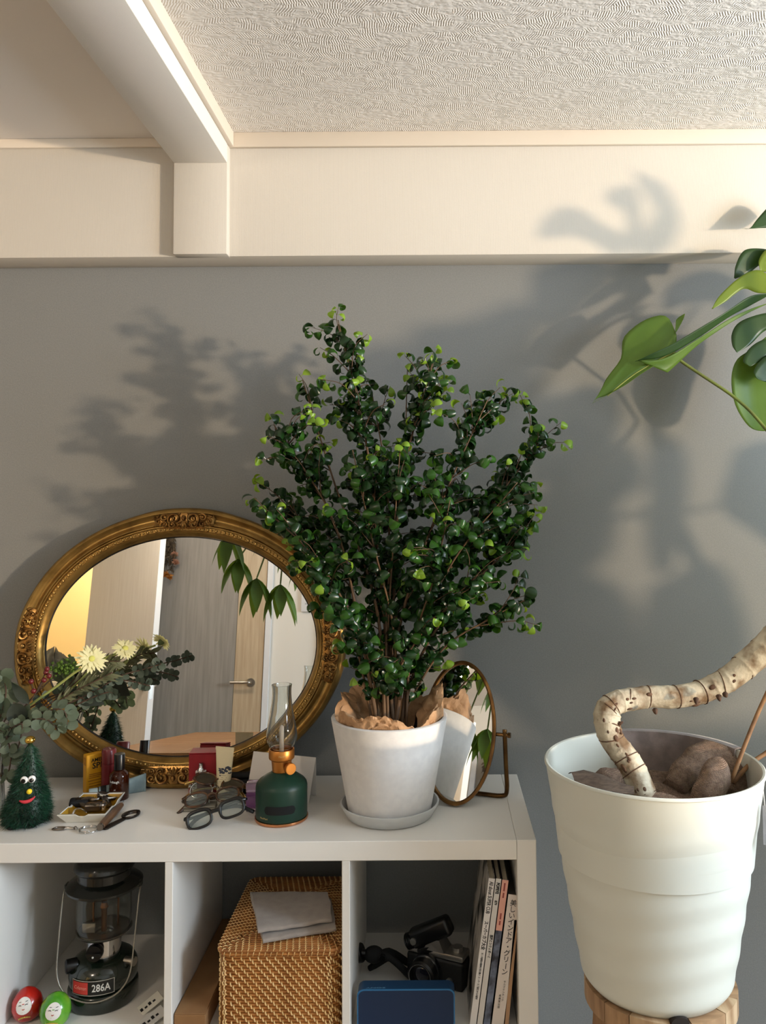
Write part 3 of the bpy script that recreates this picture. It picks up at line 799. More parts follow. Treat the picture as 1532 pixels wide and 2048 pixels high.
while len(tips) < 290:
    x = rf.uniform(495, 1090); y = rf.uniform(690, 1400) if rf.random() < 0.6 else rf.uniform(880, 1330)
    if inside(x, y):
        w = 0.05 + 0.11 * max(0.0, min(1, (y - 700) / 350.0)) * (1 - 0.45 * max(0, (y - 1150) / 250.0))
        tips.append((x, y, rf.uniform(-w - 0.02, w)))
leaves = []          # (world matrix, variant, young, key)
tw = MB()
def put_leaf(p, d, mat_i, young, sc=1.0):
    d = V(d).normalized()
    up = V((rf.gauss(0, .5), rf.gauss(-.45, .5), rf.gauss(.55, .5)))
    y_ = up.cross(d)
    if y_.length < 1e-3: y_ = d.orthogonal()
    y_.normalize(); z_ = d.cross(y_)
    m = Matrix.Identity(4); s = sc * rf.uniform(0.86, 1.25)
    for i in range(3): m[i][0] = d[i] * s; m[i][1] = y_[i] * s; m[i][2] = z_[i] * s; m[i][3] = p[i]
    v = rf.randrange(len(YOUNGV)) if young else rf.choice((0, 0, 1, 1, 2, 3, 4))
    leaves.append((m, v, young, mat_i))
for ti, (x, y, dy) in enumerate(tips):
    outer = ti < len(TIPS) or y < 900
    e = at(x, y, -0.268 + dy)
    best = None
    for si, pth in enumerate(stems):
        for j in range(6, len(pth) - 2):
            q = pth[j]; dv = e - q
            if dv.length < 0.035 or dv.length > 0.30: continue
            cost = dv.length + max(0, -dv.z + 0.01) * 2.0 + max(0, 0.1 - dv.length)
            if best is None or cost < best[0]: best = (cost, q, pth[j + 1] - pth[j - 1])
    if best is None:
        best = (0, min((p for s_ in stems for p in s_[6:]), key=lambda p: (p - e).length), V((0, 0, 1)))
    q, tg = best[1], best[2].normalized()
    dv = e - q; ln = dv.length
    path = smoothpath([q, q + dv * 0.5 + tg * ln * 0.10 + V((rf.uniform(-.008, .008), rf.uniform(-.008, .008), rf.uniform(-.002, .01))), e], 5)
    tw.tube([p - FO for p in path], [lerp(0.0016, 0.0006, j / (len(path) - 1)) for j in range(len(path))], 4)
    # walk along
    dist = 0.0; acc = 0.012; side = rf.choice((-1, 1)); tot = sum((path[j + 1] - path[j]).length for j in range(len(path) - 1))
    for j in range(len(path) - 1):
        sg = path[j + 1] - path[j]; l = sg.length; t_ = sg.normalized()
        while acc <= l:
            p = path[j] + t_ * acc; f = (dist + acc) / tot
            o = t_.cross(V((0, 1, 0.2))).normalized() * side + V((rf.gauss(0, .4), rf.gauss(0, .6), rf.gauss(0, .35)))
            dirn = o * 0.9 + t_ * rf.uniform(0.1, 0.7)
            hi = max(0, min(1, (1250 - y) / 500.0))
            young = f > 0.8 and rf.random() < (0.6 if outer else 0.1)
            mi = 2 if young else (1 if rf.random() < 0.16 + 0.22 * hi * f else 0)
            put_leaf(p, dirn, mi, young)
            if rf.random() < 0.35: put_leaf(p, -o + t_ * 0.4, mi, young)
            side = -side
            acc += rf.uniform(0.0125, 0.020)
        acc -= l; dist += l
    yt = rf.random() < (0.75 if outer else 0.12)
    put_leaf(path[-1], (path[-1] - path[-2]) + V((rf.gauss(0, .3), rf.gauss(0, .3), rf.gauss(0, .3))) * 0.02, 2 if yt else 1, yt)
# leaves on the stems themselves, low and inside
for pth in stems:
    for j in range(8, len(pth)):
        for q in range(2):
            if rf.random() < 0.75:
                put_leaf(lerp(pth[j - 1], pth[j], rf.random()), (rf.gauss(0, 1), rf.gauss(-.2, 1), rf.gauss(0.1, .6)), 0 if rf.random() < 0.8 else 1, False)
tw.build('twig', TWIG, fic, smooth=180, kind='stuff')
leaves.sort(key=lambda q: (q[0].translation - CAM).length)
LM = {}
def leaf_mesh(v, young, mi):
    k = (v, young, mi)
    if k not in LM:
        mb = MB(); mb.add(*(YOUNGV if young else LEAFV)[v]); LM[k] = mb.mesh('leaf', FL[mi], 180)
    return LM[k]
IM = Matrix.Translation(-FO)
for (m, v, yg, mi) in leaves[:290]:
    o = bpy.data.objects.new('leaf', leaf_mesh(v, yg, mi)); COL.objects.link(o); o.parent = fic
    o.matrix_local = IM @ m
lb = MB()
for (m, v, yg, mi) in leaves[290:]:
    lb.T = IM @ m; lb.m = mi; lb.add(*(YOUNGV if yg else LEAFV)[v])
lb.build('foliage', FL, fic, smooth=180, kind='stuff')
print('ficus leaves', len(leaves))
# crumpled kraft paper around the root ball
KRAFT = M('kraft_paper', rgb(188, 148, 110), 0.7, col2=rgb(160, 122, 86), nscale=34, bump=0.9, bscale=42, bdist=0.006)
def crumple(p, s1=26, a1=0.013, s2=70, a2=0.010):
    n1 = 1 - 2.6 * abs(mnoise.noise(p * s1)); n2 = 1 - 2.6 * abs(mnoise.noise(p * s2 + V((3, 1, 7)))); n3 = 1 - 2.6 * abs(mnoise.noise(p * 46 + V((9, 4, 1))))
    q = mnoise.noise_vector(p * 18) * 0.008 + V((p.x, p.y, 0)).normalized() * (n1 * 0.007 + n3 * 0.006 + n2 * 0.003) + V((0, 0, 1)) * (n3 * 0.006 + n2 * 0.003)
    return q
def kp(u, v):
    a = 2 * pi * u
    top = 0.018 + 0.011 * sin(a * 3 + 1.2) + 0.008 * sin(a * 7) + 0.020 * max(0, cos(a - 2.55)) ** 3 + 0.026 * max(0, cos(a - 0.15)) ** 6
    if v < 0.45:
        t = v / 0.45; r = lerp(0.103, 0.1085, t); z = lerp(-0.035, top, t)
        r += 0.0015
    else:
        t = (v - 0.45) / 0.55; r = lerp(0.1085, 0.060, t ** 0.8); z = top - 0.055 * t ** 1.3 + 0.004 * sin(9 * a)
    p = V((r * cos(a), r * sin(a), z))
    c = crumple(p * 1.0)
    if z < 0.0: c *= 0.15
    lim = p + c
    rr = sqrt(lim.x ** 2 + lim.y ** 2)
    mx = 0.1075 + 0.01 * max(0, min(1, (lim.z + 0.02) / 0.03)) if lim.z < 0.008 else 0.1165
    if rr > mx: lim.x *= mx / rr; lim.y *= mx / rr
    return lim
o = MB().grid(kp, 170, 42, closeu=True).build('kraft_paper', KRAFT, smooth=25, loc=PC + V((0, 0, zb + 0.195)))
tag(o, 'crumpled brown kraft paper stuffed in the rim of the white pot', 'paper')
SOIL = M('dark_soil', rgb(52, 42, 34), 0.95, col2=rgb(36, 28, 22), nscale=60, bump=0.8, bscale=90, bdist=0.004)
MB().lathe([(0, -0.012), (0.095, -0.012), (0.095, -0.002), (0.05, 0.004), (0, 0.006)], 32).build('root_ball', SOIL, fic, smooth=60)
# ------------------------------------------------------------------ tree philodendron with a twisted trunk in the big pot
TR = M('pale_trunk_bark', rgb(192, 180, 156), 0.72, col2=rgb(120, 94, 66), nscale=24, ndetail=8, mix=(0.44, 0.64), bump=0.9, bscale=55, bdist=0.004)
SCAR = M('trunk_scar', rgb(104, 74, 52), 0.8, col2=rgb(72, 50, 36), nscale=60)
PET = M('petiole_green', rgb(110, 124, 52), 0.45, col2=rgb(92, 100, 44), nscale=20)
ROOT = M('aerial_root', rgb(150, 112, 74), 0.7, col2=rgb(112, 80, 54), nscale=30)
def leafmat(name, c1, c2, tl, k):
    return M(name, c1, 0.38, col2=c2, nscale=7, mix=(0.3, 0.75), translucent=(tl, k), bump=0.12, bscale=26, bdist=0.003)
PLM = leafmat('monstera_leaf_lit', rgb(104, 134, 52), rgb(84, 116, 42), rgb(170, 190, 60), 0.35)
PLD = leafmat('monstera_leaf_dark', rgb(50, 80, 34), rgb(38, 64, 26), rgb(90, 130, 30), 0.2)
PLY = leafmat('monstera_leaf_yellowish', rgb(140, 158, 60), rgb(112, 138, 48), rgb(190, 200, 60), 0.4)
VEIN = M('leaf_midrib', rgb(182, 186, 96), 0.5)
mon = thing('monstera_plant', 'big leafed philodendron with a bent pale trunk in the ivory pot', 'plant', BC + V((0, 0, 0.29)))
MO = V(mon.location)
TP = [(1296, 1640, -0.53), (1286, 1590, -0.53), (1262, 1530, -0.52), (1228, 1480, -0.50), (1213, 1440, -0.49), (1222, 1412, -0.48), (1262, 1398, -0.47), (1340, 1392, -0.46), (1420, 1378, -0.45), (1478, 1340, -0.45), (1532, 1292, -0.45), (1600, 1210, -0.46), (1650, 1090, -0.48), (1690, 960, -0.5)]
tp = smoothpath([at(*q) for q in TP], 10)
rm = random.Random(4)
def trr(i, n):
    f = i / n
    base = interp([0, 0.10, 0.22, 0.33, 0.40, 0.5, 0.62, 0.75, 1.0], [0.0255, 0.024, 0.0225, 0.0255, 0.022, 0.0205, 0.0225, 0.026, 0.024], f)
    ring = 0.07 * (abs(((f * 24 + 0.3 * sin(f * 40)) % 1.0) - 0.5) * 2) ** 6
    return base * (1 + ring)
b = MB()
fine = []
for i in range(len(tp) - 1):
    for j in range(3): fine.append(lerp(tp[i], tp[i + 1], j / 3))
n = len(fine)
fine = [p + mnoise.noise_vector(p * 22) * 0.0035 for p in fine]
b.tube([p - MO for p in fine], [trr(i, n) for i in range(n)], 20)
b.build('trunk', TR, mon, smooth=180)
# raised rings left by old leaves
for i in range(17):
    k = int((0.03 + 0.052 * i + rm.uniform(-.012, .012)) * n); p = fine[k]; t = (fine[min(k + 2, n - 1)] - fine[max(0, k - 2)]).normalized()
    t = (t + V((rm.gauss(0, .22), rm.gauss(0, .22), rm.gauss(0, .22)))).normalized(); a_ = t.orthogonal().normalized(); c_ = t.cross(a_); r = trr(k, n) * 1.0
    MB().tube([p - MO + (a_ * cos(2 * pi * j / 28) + c_ * sin(2 * pi * j / 28)) * r * (1.0 + 0.015 * sin(3 * j)) + t * 0.004 * sin(2 * pi * j / 28 + i) for j in range(28)], 0.0011, 6, closed=True).build('bark_ring', SCAR, mon, smooth=180)
# leaf scars and root buds along the trunk
for i in range(30):
    k = int(rm.uniform(0.02, 0.72) * n); p = fine[k]; t = (fine[min(k + 1, n - 1)] - fine[max(0, k - 1)]).normalized()
    d = V((rm.gauss(0, .5), -1, rm.gauss(0, .55))); d = (d - t * d.dot(t)).normalized()
    r = trr(k, n)
    b = MB(); s_ = rm.choice((0.003, 0.0035, 0.0045, 0.006))
    b.T = frame(p - MO + d * r * 0.985, t, d.cross(t))
    b.sphere((0, 0, 0), s_, 8, 5, (rm.uniform(0.9, 1.6), rm.uniform(0.6, 0.9), 0.45))
    b.build('bark_scar', SCAR, mon, smooth=180)
for (x, y, ex, ey) in ((1232, 1450, 1246, 1444), (1235, 1458, 1244, 1468), (1392, 1398, 1393, 1408), (1437, 1392, 1440, 1402), (1450, 1388, 1453, 1394), (1310, 1420, 1312, 1428)):
    p = at(x, y, -0.505); q = at(ex, ey, -0.515)
    MB().tube([p - MO, lerp(p, q, .6) - MO, q - MO], [0.0055, 0.004, 0.0015], 7).build('root_bud', SCAR, mon, smooth=180)
# aerial roots at the right
for pts in ([(1462, 1565, -0.50), (1486, 1500, -0.49), (1510, 1440, -0.47), (1530, 1395, -0.46), (1580, 1290, -0.46)], [(1466, 1566, -0.47), (1500, 1528, -0.45), (1540, 1500, -0.44), (1600, 1450, -0.44), (1660, 1340, -0.46)]):
    MB().tube([p - MO for p in smoothpath([at(*q) for q in pts], 5)], 0.0042, 8).build('aerial_root', ROOT, mon, smooth=180)

def rib(rails, mat, name='leaf_blade', nu=18, sub=5, thick=0.0006, bulge=0.0, wave=0.004, taper=True):
    """blade skinned through several rails of world points (base to tip)"""
    R_ = [smoothpath(r, nu // (len(r) - 1) + 1) for r in rails]
    k = 26
    def samp(r, t):
        f = t * (len(r) - 1); i = min(int(f), len(r) - 2); return lerp(r[i], r[i + 1], f - i)
    def fn(u, v):
        f = v * (len(R_) - 1); i = min(int(f), len(R_) - 2); g = f - i
        a, c = samp(R_[i], u), samp(R_[i + 1], u)
        p = lerp(a, c, g)
        if taper and u > 0.72:
            q = sum((samp(r, u) for r in R_), V((0, 0, 0))) / len(R_); p = lerp(p, q, ((u - 0.72) / 0.28) ** 2.0)
        p = p + mnoise.noise_vector(p * 14) * wave
        return p - MO
    o = MB().grid(fn, k, sub * (len(rails) - 1)).build(name, mat, mon, smooth=180)
    so = o.modifiers.new('thickness', 'SOLIDIFY'); so.thickness = thick; so.offset = 0
    return o
def W(*ps): return [at(p[0], p[1], p[2] * 0.30) for p in ps]
# the long leaf reaching left, in view: underside of its left half, edge-on right half
mid = [(1350, 703, -0.50), (1312, 722, -0.53), (1262, 752, -0.56), (1215, 790, -0.585), (1184, 806, -0.60)]
outl = [(1352, 668, -0.44), (1334, 632, -0.40), (1290, 640, -0.40), (1248, 674, -0.42), (1242, 715, -0.47), (1214, 758, -0.54), (1204, 775, -0.57), (1184, 805, -0.60)]
rib([W(*outl), W((1352, 690, -0.45), (1318, 668, -0.44), (1275, 700, -0.47), (1232, 752, -0.55), (1190, 801, -0.598)), W(*mid)], PLM, wave=0.003)
rib([W(*mid), W((1350, 708, -0.505), (1336, 716, -0.53), (1300, 737, -0.575), (1250, 770, -0.60), (1186, 806, -0.602))], PLM, wave=0.002)
MB().tube([p - MO for p in smoothpath(W((1349, 704, -0.504), (1312, 724, -0.534), (1262, 754, -0.564), (1215, 792, -0.589)), 5)], [0.0022] * 10 + [0.0018] * 4 + [0.001] * 2, 6).build('midrib', VEIN, mon, smooth=180)
# its dark folded strip running up to the right
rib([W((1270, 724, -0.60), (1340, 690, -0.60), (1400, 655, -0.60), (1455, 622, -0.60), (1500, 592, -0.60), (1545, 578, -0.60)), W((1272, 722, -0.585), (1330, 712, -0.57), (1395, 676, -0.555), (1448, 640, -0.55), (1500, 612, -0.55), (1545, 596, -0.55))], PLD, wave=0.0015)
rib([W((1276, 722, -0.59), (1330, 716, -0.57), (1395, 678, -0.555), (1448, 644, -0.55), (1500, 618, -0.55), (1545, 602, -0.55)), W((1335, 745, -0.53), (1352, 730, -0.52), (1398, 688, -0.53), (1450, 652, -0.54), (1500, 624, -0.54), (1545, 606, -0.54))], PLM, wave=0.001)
# yellowish lobe above it
rib([W((1424, 617, -0.62), (1440, 590, -0.60), (1475, 558, -0.58), (1510, 540, -0.57), (1535, 548, -0.57), (1552, 562, -0.57)), W((1424, 619, -0.62), (1450, 604, -0.60), (1470, 588, -0.585), (1490, 578, -0.575), (1515, 588, -0.57), (1552, 604, -0.57))], PLY, wave=0.002)
rib([W((1352, 640, -0.43), (1358, 634, -0.43), (1368, 628, -0.44), (1370, 627, -0.44)), W((1350, 668, -0.44), (1358, 655, -0.44), (1366, 640, -0.445), (1370, 628, -0.445))], PLM, wave=0.0)
# dark lobes at the right edge
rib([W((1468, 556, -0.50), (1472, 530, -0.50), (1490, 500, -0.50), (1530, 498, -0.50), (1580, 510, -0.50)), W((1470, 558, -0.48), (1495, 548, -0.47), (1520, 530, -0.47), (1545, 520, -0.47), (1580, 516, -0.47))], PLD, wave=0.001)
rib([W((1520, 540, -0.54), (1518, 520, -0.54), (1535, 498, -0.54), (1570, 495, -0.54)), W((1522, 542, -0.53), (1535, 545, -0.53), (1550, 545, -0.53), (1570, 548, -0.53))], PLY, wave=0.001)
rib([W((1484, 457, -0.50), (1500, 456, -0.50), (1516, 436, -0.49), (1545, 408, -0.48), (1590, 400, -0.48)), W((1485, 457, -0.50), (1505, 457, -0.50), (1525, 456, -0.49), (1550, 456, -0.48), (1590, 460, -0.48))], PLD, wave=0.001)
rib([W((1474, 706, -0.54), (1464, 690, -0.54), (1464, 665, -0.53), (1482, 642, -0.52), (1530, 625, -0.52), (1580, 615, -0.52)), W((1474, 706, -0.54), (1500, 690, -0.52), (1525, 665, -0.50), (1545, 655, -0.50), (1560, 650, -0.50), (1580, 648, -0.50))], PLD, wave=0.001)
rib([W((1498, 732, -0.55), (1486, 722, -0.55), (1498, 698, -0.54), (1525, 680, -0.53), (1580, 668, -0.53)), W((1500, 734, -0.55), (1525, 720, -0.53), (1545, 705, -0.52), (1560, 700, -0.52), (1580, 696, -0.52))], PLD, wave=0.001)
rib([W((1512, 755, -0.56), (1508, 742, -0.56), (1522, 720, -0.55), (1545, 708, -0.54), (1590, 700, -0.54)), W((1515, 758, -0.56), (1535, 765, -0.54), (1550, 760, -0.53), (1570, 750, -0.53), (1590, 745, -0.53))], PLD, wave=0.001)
# big pale rounded leaf low at the right edge
rib([W((1536, 670, -0.45), (1500, 700, -0.45), (1472, 722, -0.46), (1463, 760, -0.47), (1470, 808, -0.48), (1496, 850, -0.48), (1520, 862, -0.48), (1540, 858, -0.48)),
     W((1560, 670, -0.44), (1540, 700, -0.42), (1510, 730, -0.42), (1500, 770, -0.43), (1505, 810, -0.44), (1520, 845, -0.46), (1530, 860, -0.47), (1545, 860, -0.48)),
     W((1600, 670, -0.44), (1590, 700, -0.42), (1580, 730, -0.42), (1570, 770, -0.43), (1565, 810, -0.44), (1558, 845, -0.46), (1552, 858, -0.47), (1548, 862, -0.48))], PLM, wave=0.002)
# petioles
for pts, r in (([(1349, 708, -0.152), (1362, 722, -0.152), (1400, 748, -0.155), (1460, 788, -0.16), (1500, 822, -0.17), (1540, 868, -0.19), (1620, 960, -0.30), (1690, 1040, -0.48)], 0.0038),):
    MB().tube([p - MO for p in smoothpath([at(*q) for q in pts], 6)], r, 8).build('petiole', PET, mon, smooth=180)

# split leaves farther right, beyond the frame, whose shadows fall on the wall
def monstera_leaf(L_, W_, lobes=5, droop=0.25, fold=0.18, split=0.62):
    b = MB()
    for sg in (-1, 1):
        for k in range(lobes):
            u0, u1 = k / lobes, (k + 1) / lobes
            nt, ns = 6, 9
            vs = []; fs = []
            for i in range(ns + 1):
                s = i / ns
                gap = 0.0 if s < 1 - split else 0.30 * ((s - (1 - split)) / split)
                for j in range(nt + 1):
                    t = j / nt
                    tt = lerp(gap, 1 - gap, t) if 0 < k < lobes - 1 else (lerp(0, 1 - gap, t) if k == 0 else lerp(gap, 1, t))
                    u = lerp(u0, u1, tt)
                    wid = W_ * 0.5 * (sin(pi * (0.12 + 0.86 * u)) ** 0.65) * (1 - 0.12 * (2 * t - 1) ** 2 * s)
                    if u > 0.97: wid *= max(0.05, (1 - u) / 0.03)
                    x = sg * s * wid
                    y = L_ * (u - 0.10 - 0.16 * s * (1 - u) * (1 if u < .3 else 0.3) + 0.10 * s * s)
                    z = fold * abs(x) - droop * (y * y) / L_ - 0.9 * x * x / W_ * 0.6
                    vs.append((x, y, z))
            for i in range(ns):
                for j in range(nt):
                    q = (i * (nt + 1) + j, i * (nt + 1) + j + 1, (i + 1) * (nt + 1) + j + 1, (i + 1) * (nt + 1) + j)
                    fs.append(q if sg > 0 else tuple(reversed(q)))
            b.add(vs, fs)
    return b
def shadow_leaf(px, py, dist, L_, W_, roll, tiltd=0.0, Y=None, mat=None, lobes=5, yaw=0.0, surfY=0.0):
    """a leaf standing on the line from a point of the wall to the low sun"""
    S = at(px, py, surfY); d = (SUNP - S).normalized(); c = S + d * dist
    if mat is None: mat = PLM
    x_ = d.cross(V((0, 0, 1))).normalized(); z_ = x_.cross(d)
    m = Matrix.Identity(4)
    ex = x_ * cos(roll) + z_ * sin(roll); ey = -x_ * sin(roll) + z_ * cos(roll); ez = ex.cross(ey)
    for i in range(3): m[i][0] = ex[i]; m[i][1] = ey[i]; m[i][2] = ez[i]; m[i][3] = c[i]
    m = m @ Matrix.Rotation(tiltd, 4, 'X') @ Matrix.Rotation(yaw, 4, 'Y')
    b = monstera_leaf(L_, W_, lobes)
    b2 = MB(); b2.T = Matrix.Translation(-MO) @ m; b2.add(b.v, b.f)
    o = b2.build('leaf_blade', mat, mon, smooth=180)
    base = (m @ V((0, 0, 0)))
    crown = at(1690, 980, -0.5)
    midp = lerp(base, crown, 0.55) + V((0, 0, -0.06))
    MB().tube([p - MO for p in smoothpath([base, midp, crown], 8)], 0.0045, 7).build('petiole', PET, mon, smooth=180)
    return o

def cast_leaf(poly, dist, surfY=0.0, cup=0.05, mat=None, stem=True):
    """a leaf of the plant whose outline was read from its shadow: it stands `dist` metres from the wall towards the low sun"""
    pts = []
    cx = sum(p[0] for p in poly) / len(poly); cy = sum(p[1] for p in poly) / len(poly)
    S0 = at(cx, cy, surfY); d0 = (SUNP - S0).normalized()
    n = len(poly)
    P = smoothpath([V((x, y, 0)) for x, y in poly] + [V((poly[0][0], poly[0][1], 0))], 3)[:-1]
    rings = []
    rmax = max(sqrt((p.x - cx) ** 2 + (p.y - cy) ** 2) for p in P)
    b = MB(); vs = []; fs = []; K = 5
    for k in range(K + 1):
        t = k / K
        for p in P:
            x, y = lerp(cx, p.x, t), lerp(cy, p.y, t)
            S = at(x, y, surfY); d = (SUNP - S).normalized()
            r = sqrt((x - cx) ** 2 + (y - cy) ** 2) / rmax
            vs.append(S + d * (dist + cup * r * r + 0.03 * ((x - cx) / rmax)) - MO)
    m_ = len(P)
    for k in range(K):
        for i in range(m_):
            j = (i + 1) % m_
            fs.append((k * m_ + i, k * m_ + j, (k + 1) * m_ + j, (k + 1) * m_ + i))
    o = b.add(vs, fs).build('leaf_blade', mat or PLM, mon, smooth=180)
    if stem:
        c = S0 + d0 * dist; crown = at(1690, 980, -0.5)
        MB().tube([p - MO for p in smoothpath([c, lerp(c, crown, .5) + V((0.05, 0, -0.08)), crown], 8)], 0.0045, 7).build('petiole', PET, mon, smooth=180)
    return o
# on the beam
cast_leaf([(1072, 478), (1084, 440), (1120, 414), (1165, 420), (1205, 448), (1250, 470), (1268, 500), (1230, 512), (1190, 490), (1150, 474), (1110, 476)], 0.72, BY, stem=False)
cast_leaf([(1208, 404), (1216, 380), (1250, 370), (1270, 372), (1282, 400), (1284, 440), (1290, 480), (1270, 505), (1250, 480), (1252, 440), (1240, 412)], 0.72, BY, stem=False)
cast_leaf([(1264, 338), (1292, 350), (1330, 368), (1354, 410), (1362, 450), (1345, 490), (1310, 512), (1280, 508), (1286, 470), (1312, 430), (1316, 395), (1302, 368), (1280, 372)], 0.74, BY, stem=False)
# stalk of that leaf
sp_ = [(1255, 505), (1250, 560), (1270, 640), (1300, 740), (1310, 860), (1330, 1000), (1420, 1180)]
MB().tube([(lambda S: S + (SUNP - S).normalized() * 0.72 - MO)(at(x, y, 0)) for x, y in sp_], 0.012, 8).build('petiole', PET, mon, smooth=180)
# on the grey wall below it
cast_leaf([(1062, 540), (1130, 520), (1235, 528), (1215, 580), (1180, 606), (1150, 640), (1110, 655), (1072, 640), (1060, 590)], 0.95)
cast_leaf([(1100, 800), (1180, 770), (1240, 800), (1240, 860), (1190, 910), (1120, 890), (1085, 850)], 0.80)
cast_leaf([(1330, 580), (1360, 556), (1420, 540), (1475, 560), (1500, 600), (1480, 640), (1440, 610), (1400, 600), (1360, 612), (1325, 620)], 0.55)
cast_leaf([(820, 650), (930, 640), (1040, 600), (1085, 640), (1075, 730), (1110, 840), (1080, 950), (960, 980), (860, 900), (800, 760)], 1.25, cup=0.1)
cast_leaf([(1100, 900), (1190, 880), (1260, 890), (1300, 960), (1240, 1010), (1225, 1100), (1160, 1150), (1090, 1080), (1080, 980)], 1.05, cup=0.1)
cast_leaf([(1320, 860), (1370, 900), (1375, 1000), (1350, 1120), (1310, 1150), (1290, 1060), (1305, 950)], 0.9)
cast_leaf([(900, 1000), (1060, 990), (1150, 1130), (1250, 1180), (1300, 1330), (1200, 1480), (1000, 1420), (880, 1250)], 1.15, cup=0.1)
cast_leaf([(1290, 1180), (1420, 1120), (1480, 1200), (1500, 1330), (1400, 1420), (1300, 1380)], 1.0)
cast_leaf([(1470, 900), (1560, 880), (1600, 1000), (1560, 1090), (1500, 1060), (1440, 1010)], 0.8)
cast_leaf([(560, 900), (700, 700), (860, 720), (900, 950), (840, 1150), (680, 1180), (560, 1080)], 1.35, cup=0.1)
# ------------------------------------------------------------------ things on the shelf top
ZT = ST + 0.0004
GLASS = M('clear_glass', rgb(245, 248, 246), 0.02, trans=1.0, ior=1.45)
BLK = M('black_plastic', rgb(12, 12, 13), 0.28)
BLKM = M('black_matt', rgb(18, 18, 19), 0.75)
CHR = M('chrome', rgb(205, 205, 205), 0.12, 1.0)
GUN = M('worn_steel', rgb(120, 112, 104), 0.3, 1.0)
WPAP = M('white_paper', rgb(226, 220, 214), 0.8)
INK = M('black_ink', rgb(24, 22, 22), 0.7)
WINK = M('white_ink', rgb(225, 225, 220), 0.6)

# toy tree ---------------------------------------------------------
tc_ = base(52, 1664, ZT, 0.047)
xt = thing('toy_tree', 'fuzzy dark green Christmas tree toy with googly eyes and smile', 'toy', tc_)
NEED = M('tinsel_green', rgb(16, 56, 38), 0.5, col2=rgb(8, 34, 22), nscale=30)
NEED2 = M('tinsel_green_light', rgb(28, 80, 54), 0.5)
def tree_r(z):
    return interp([0, 0.006, 0.03, 0.06, 0.10, 0.135, 0.158, 0.165], [0.037, 0.042, 0.043, 0.036, 0.024, 0.014, 0.008, 0.002], z)
def tree_ax(z): return V((0.004 * sin(z * 16) + 0.03 * max(0, z - 0.05), 0.0, z))
b = MB(); vs = []; fs = []
NZt = 22
for i in range(NZt + 1):
    z = 0.004 + 0.16 * i / NZt; r = tree_r(z)
    for j in range(20):
        a = 2 * pi * j / 20; p = tree_ax(z) + V((r * cos(a), r * sin(a), 0)); vs.append(p)
for i in range(NZt):
    for j in range(20): fs.append((i * 20 + j, i * 20 + (j + 1) % 20, (i + 1) * 20 + (j + 1) % 20, (i + 1) * 20 + j))
fs.append(tuple(reversed(range(20)))); fs.append(tuple(NZt * 20 + j for j in range(20)))
b.add(vs, fs).build('body', NEED, xt, smooth=180)
rt = random.Random(6); b = MB()
for i in range(7000):
    z = 0.004 + 0.158 * (1 - sqrt(rt.random())) ** 0.9; a = rt.uniform(0, 2 * pi); r = tree_r(z)
    p = tree_ax(z) + V((r * cos(a), r * sin(a), 0)) * 1.0
    if (a - radians(292)) % (2 * pi) < 0.0: pass
    d = V((cos(a), sin(a), rt.uniform(-0.9, 0.1))) + V((rt.gauss(0, .35), rt.gauss(0, .35), rt.gauss(0, .35)))
    d.normalize(); e = p + d * rt.uniform(0.007, 0.016)
    if e.z < 0.001: e.z = 0.001
    s = d.cross(V((rt.gauss(0, 1), rt.gauss(0, 1), rt.gauss(0, 1)))).normalized() * 0.0005
    b.m = 0 if rt.random() < 0.7 else 1
    b.add([p + s, p - s, e], [(0, 1, 2)])
b.build('needles', [NEED, NEED2], xt, smooth=None, kind='stuff')
def face_pt(deg, z, off):
    a = radians(deg); r = tree_r(z) + off; return tree_ax(z) + V((r * cos(a), r * sin(a), 0)), V((cos(a), sin(a), 0.15)).normalized()
for deg in (276, 304):
    p, d = face_pt(deg, 0.098, 0.004)
    fr = frame(p, V((0, 0, 1)).cross(d), V((0, 0, 1)))
    ey = MB(); ey.T = fr; ey.lathe([(0.0075, 0), (0.0075, 0.0015), (0.006, 0.003), (0, 0.0036)], 18)
    e_ = ey.build('eye', M('eye_white', rgb(230, 230, 228), 0.25, coat=0.5), xt, smooth=60)
    pu = MB(); pu.T = fr @ Matrix.Translation((-0.001, -0.0015, 0.0026)); pu.lathe([(0.0045, 0), (0.0045, 0.0012), (0, 0.0022)], 14)
    o = pu.build('pupil', BLK, e_, smooth=60)
p, d = face_pt(297, 0.076, 0.006); MB().sphere(p, 0.0055, 12, 8).build('nose', M('yellow_bead', rgb(236, 205, 40), 0.5), xt, smooth=180)
pts = []
for i in range(9):
    q = i / 8 - 0.5; p, d = face_pt(293 + q * 40, 0.058 + 0.020 * q * q + 0.004 * q, 0.0065); pts.append(p)
MB().tube(pts, [0.0012, 0.0022, 0.0032, 0.0036, 0.0037, 0.0036, 0.0032, 0.0022, 0.0012], 8).build('mouth', M('red_felt', rgb(196, 52, 62), 0.7), xt, smooth=180)
MB().sphere(tree_ax(0.171), 0.0105, 14, 10, (1, 1, 0.8)).build('bell', M('bright_brass', rgb(216, 176, 84), 0.15, 1.0), xt, smooth=180)
MB().sphere((-0.012, -0.035, 0.004), 0.011, 12, 8, (1, 0.8, 0.36)).build('foot', BLKM, xt, smooth=180)
MB().sphere((0.022, -0.026, 0.004), 0.011, 12, 8, (1, 0.8, 0.36)).build('foot', BLKM, xt, smooth=180)

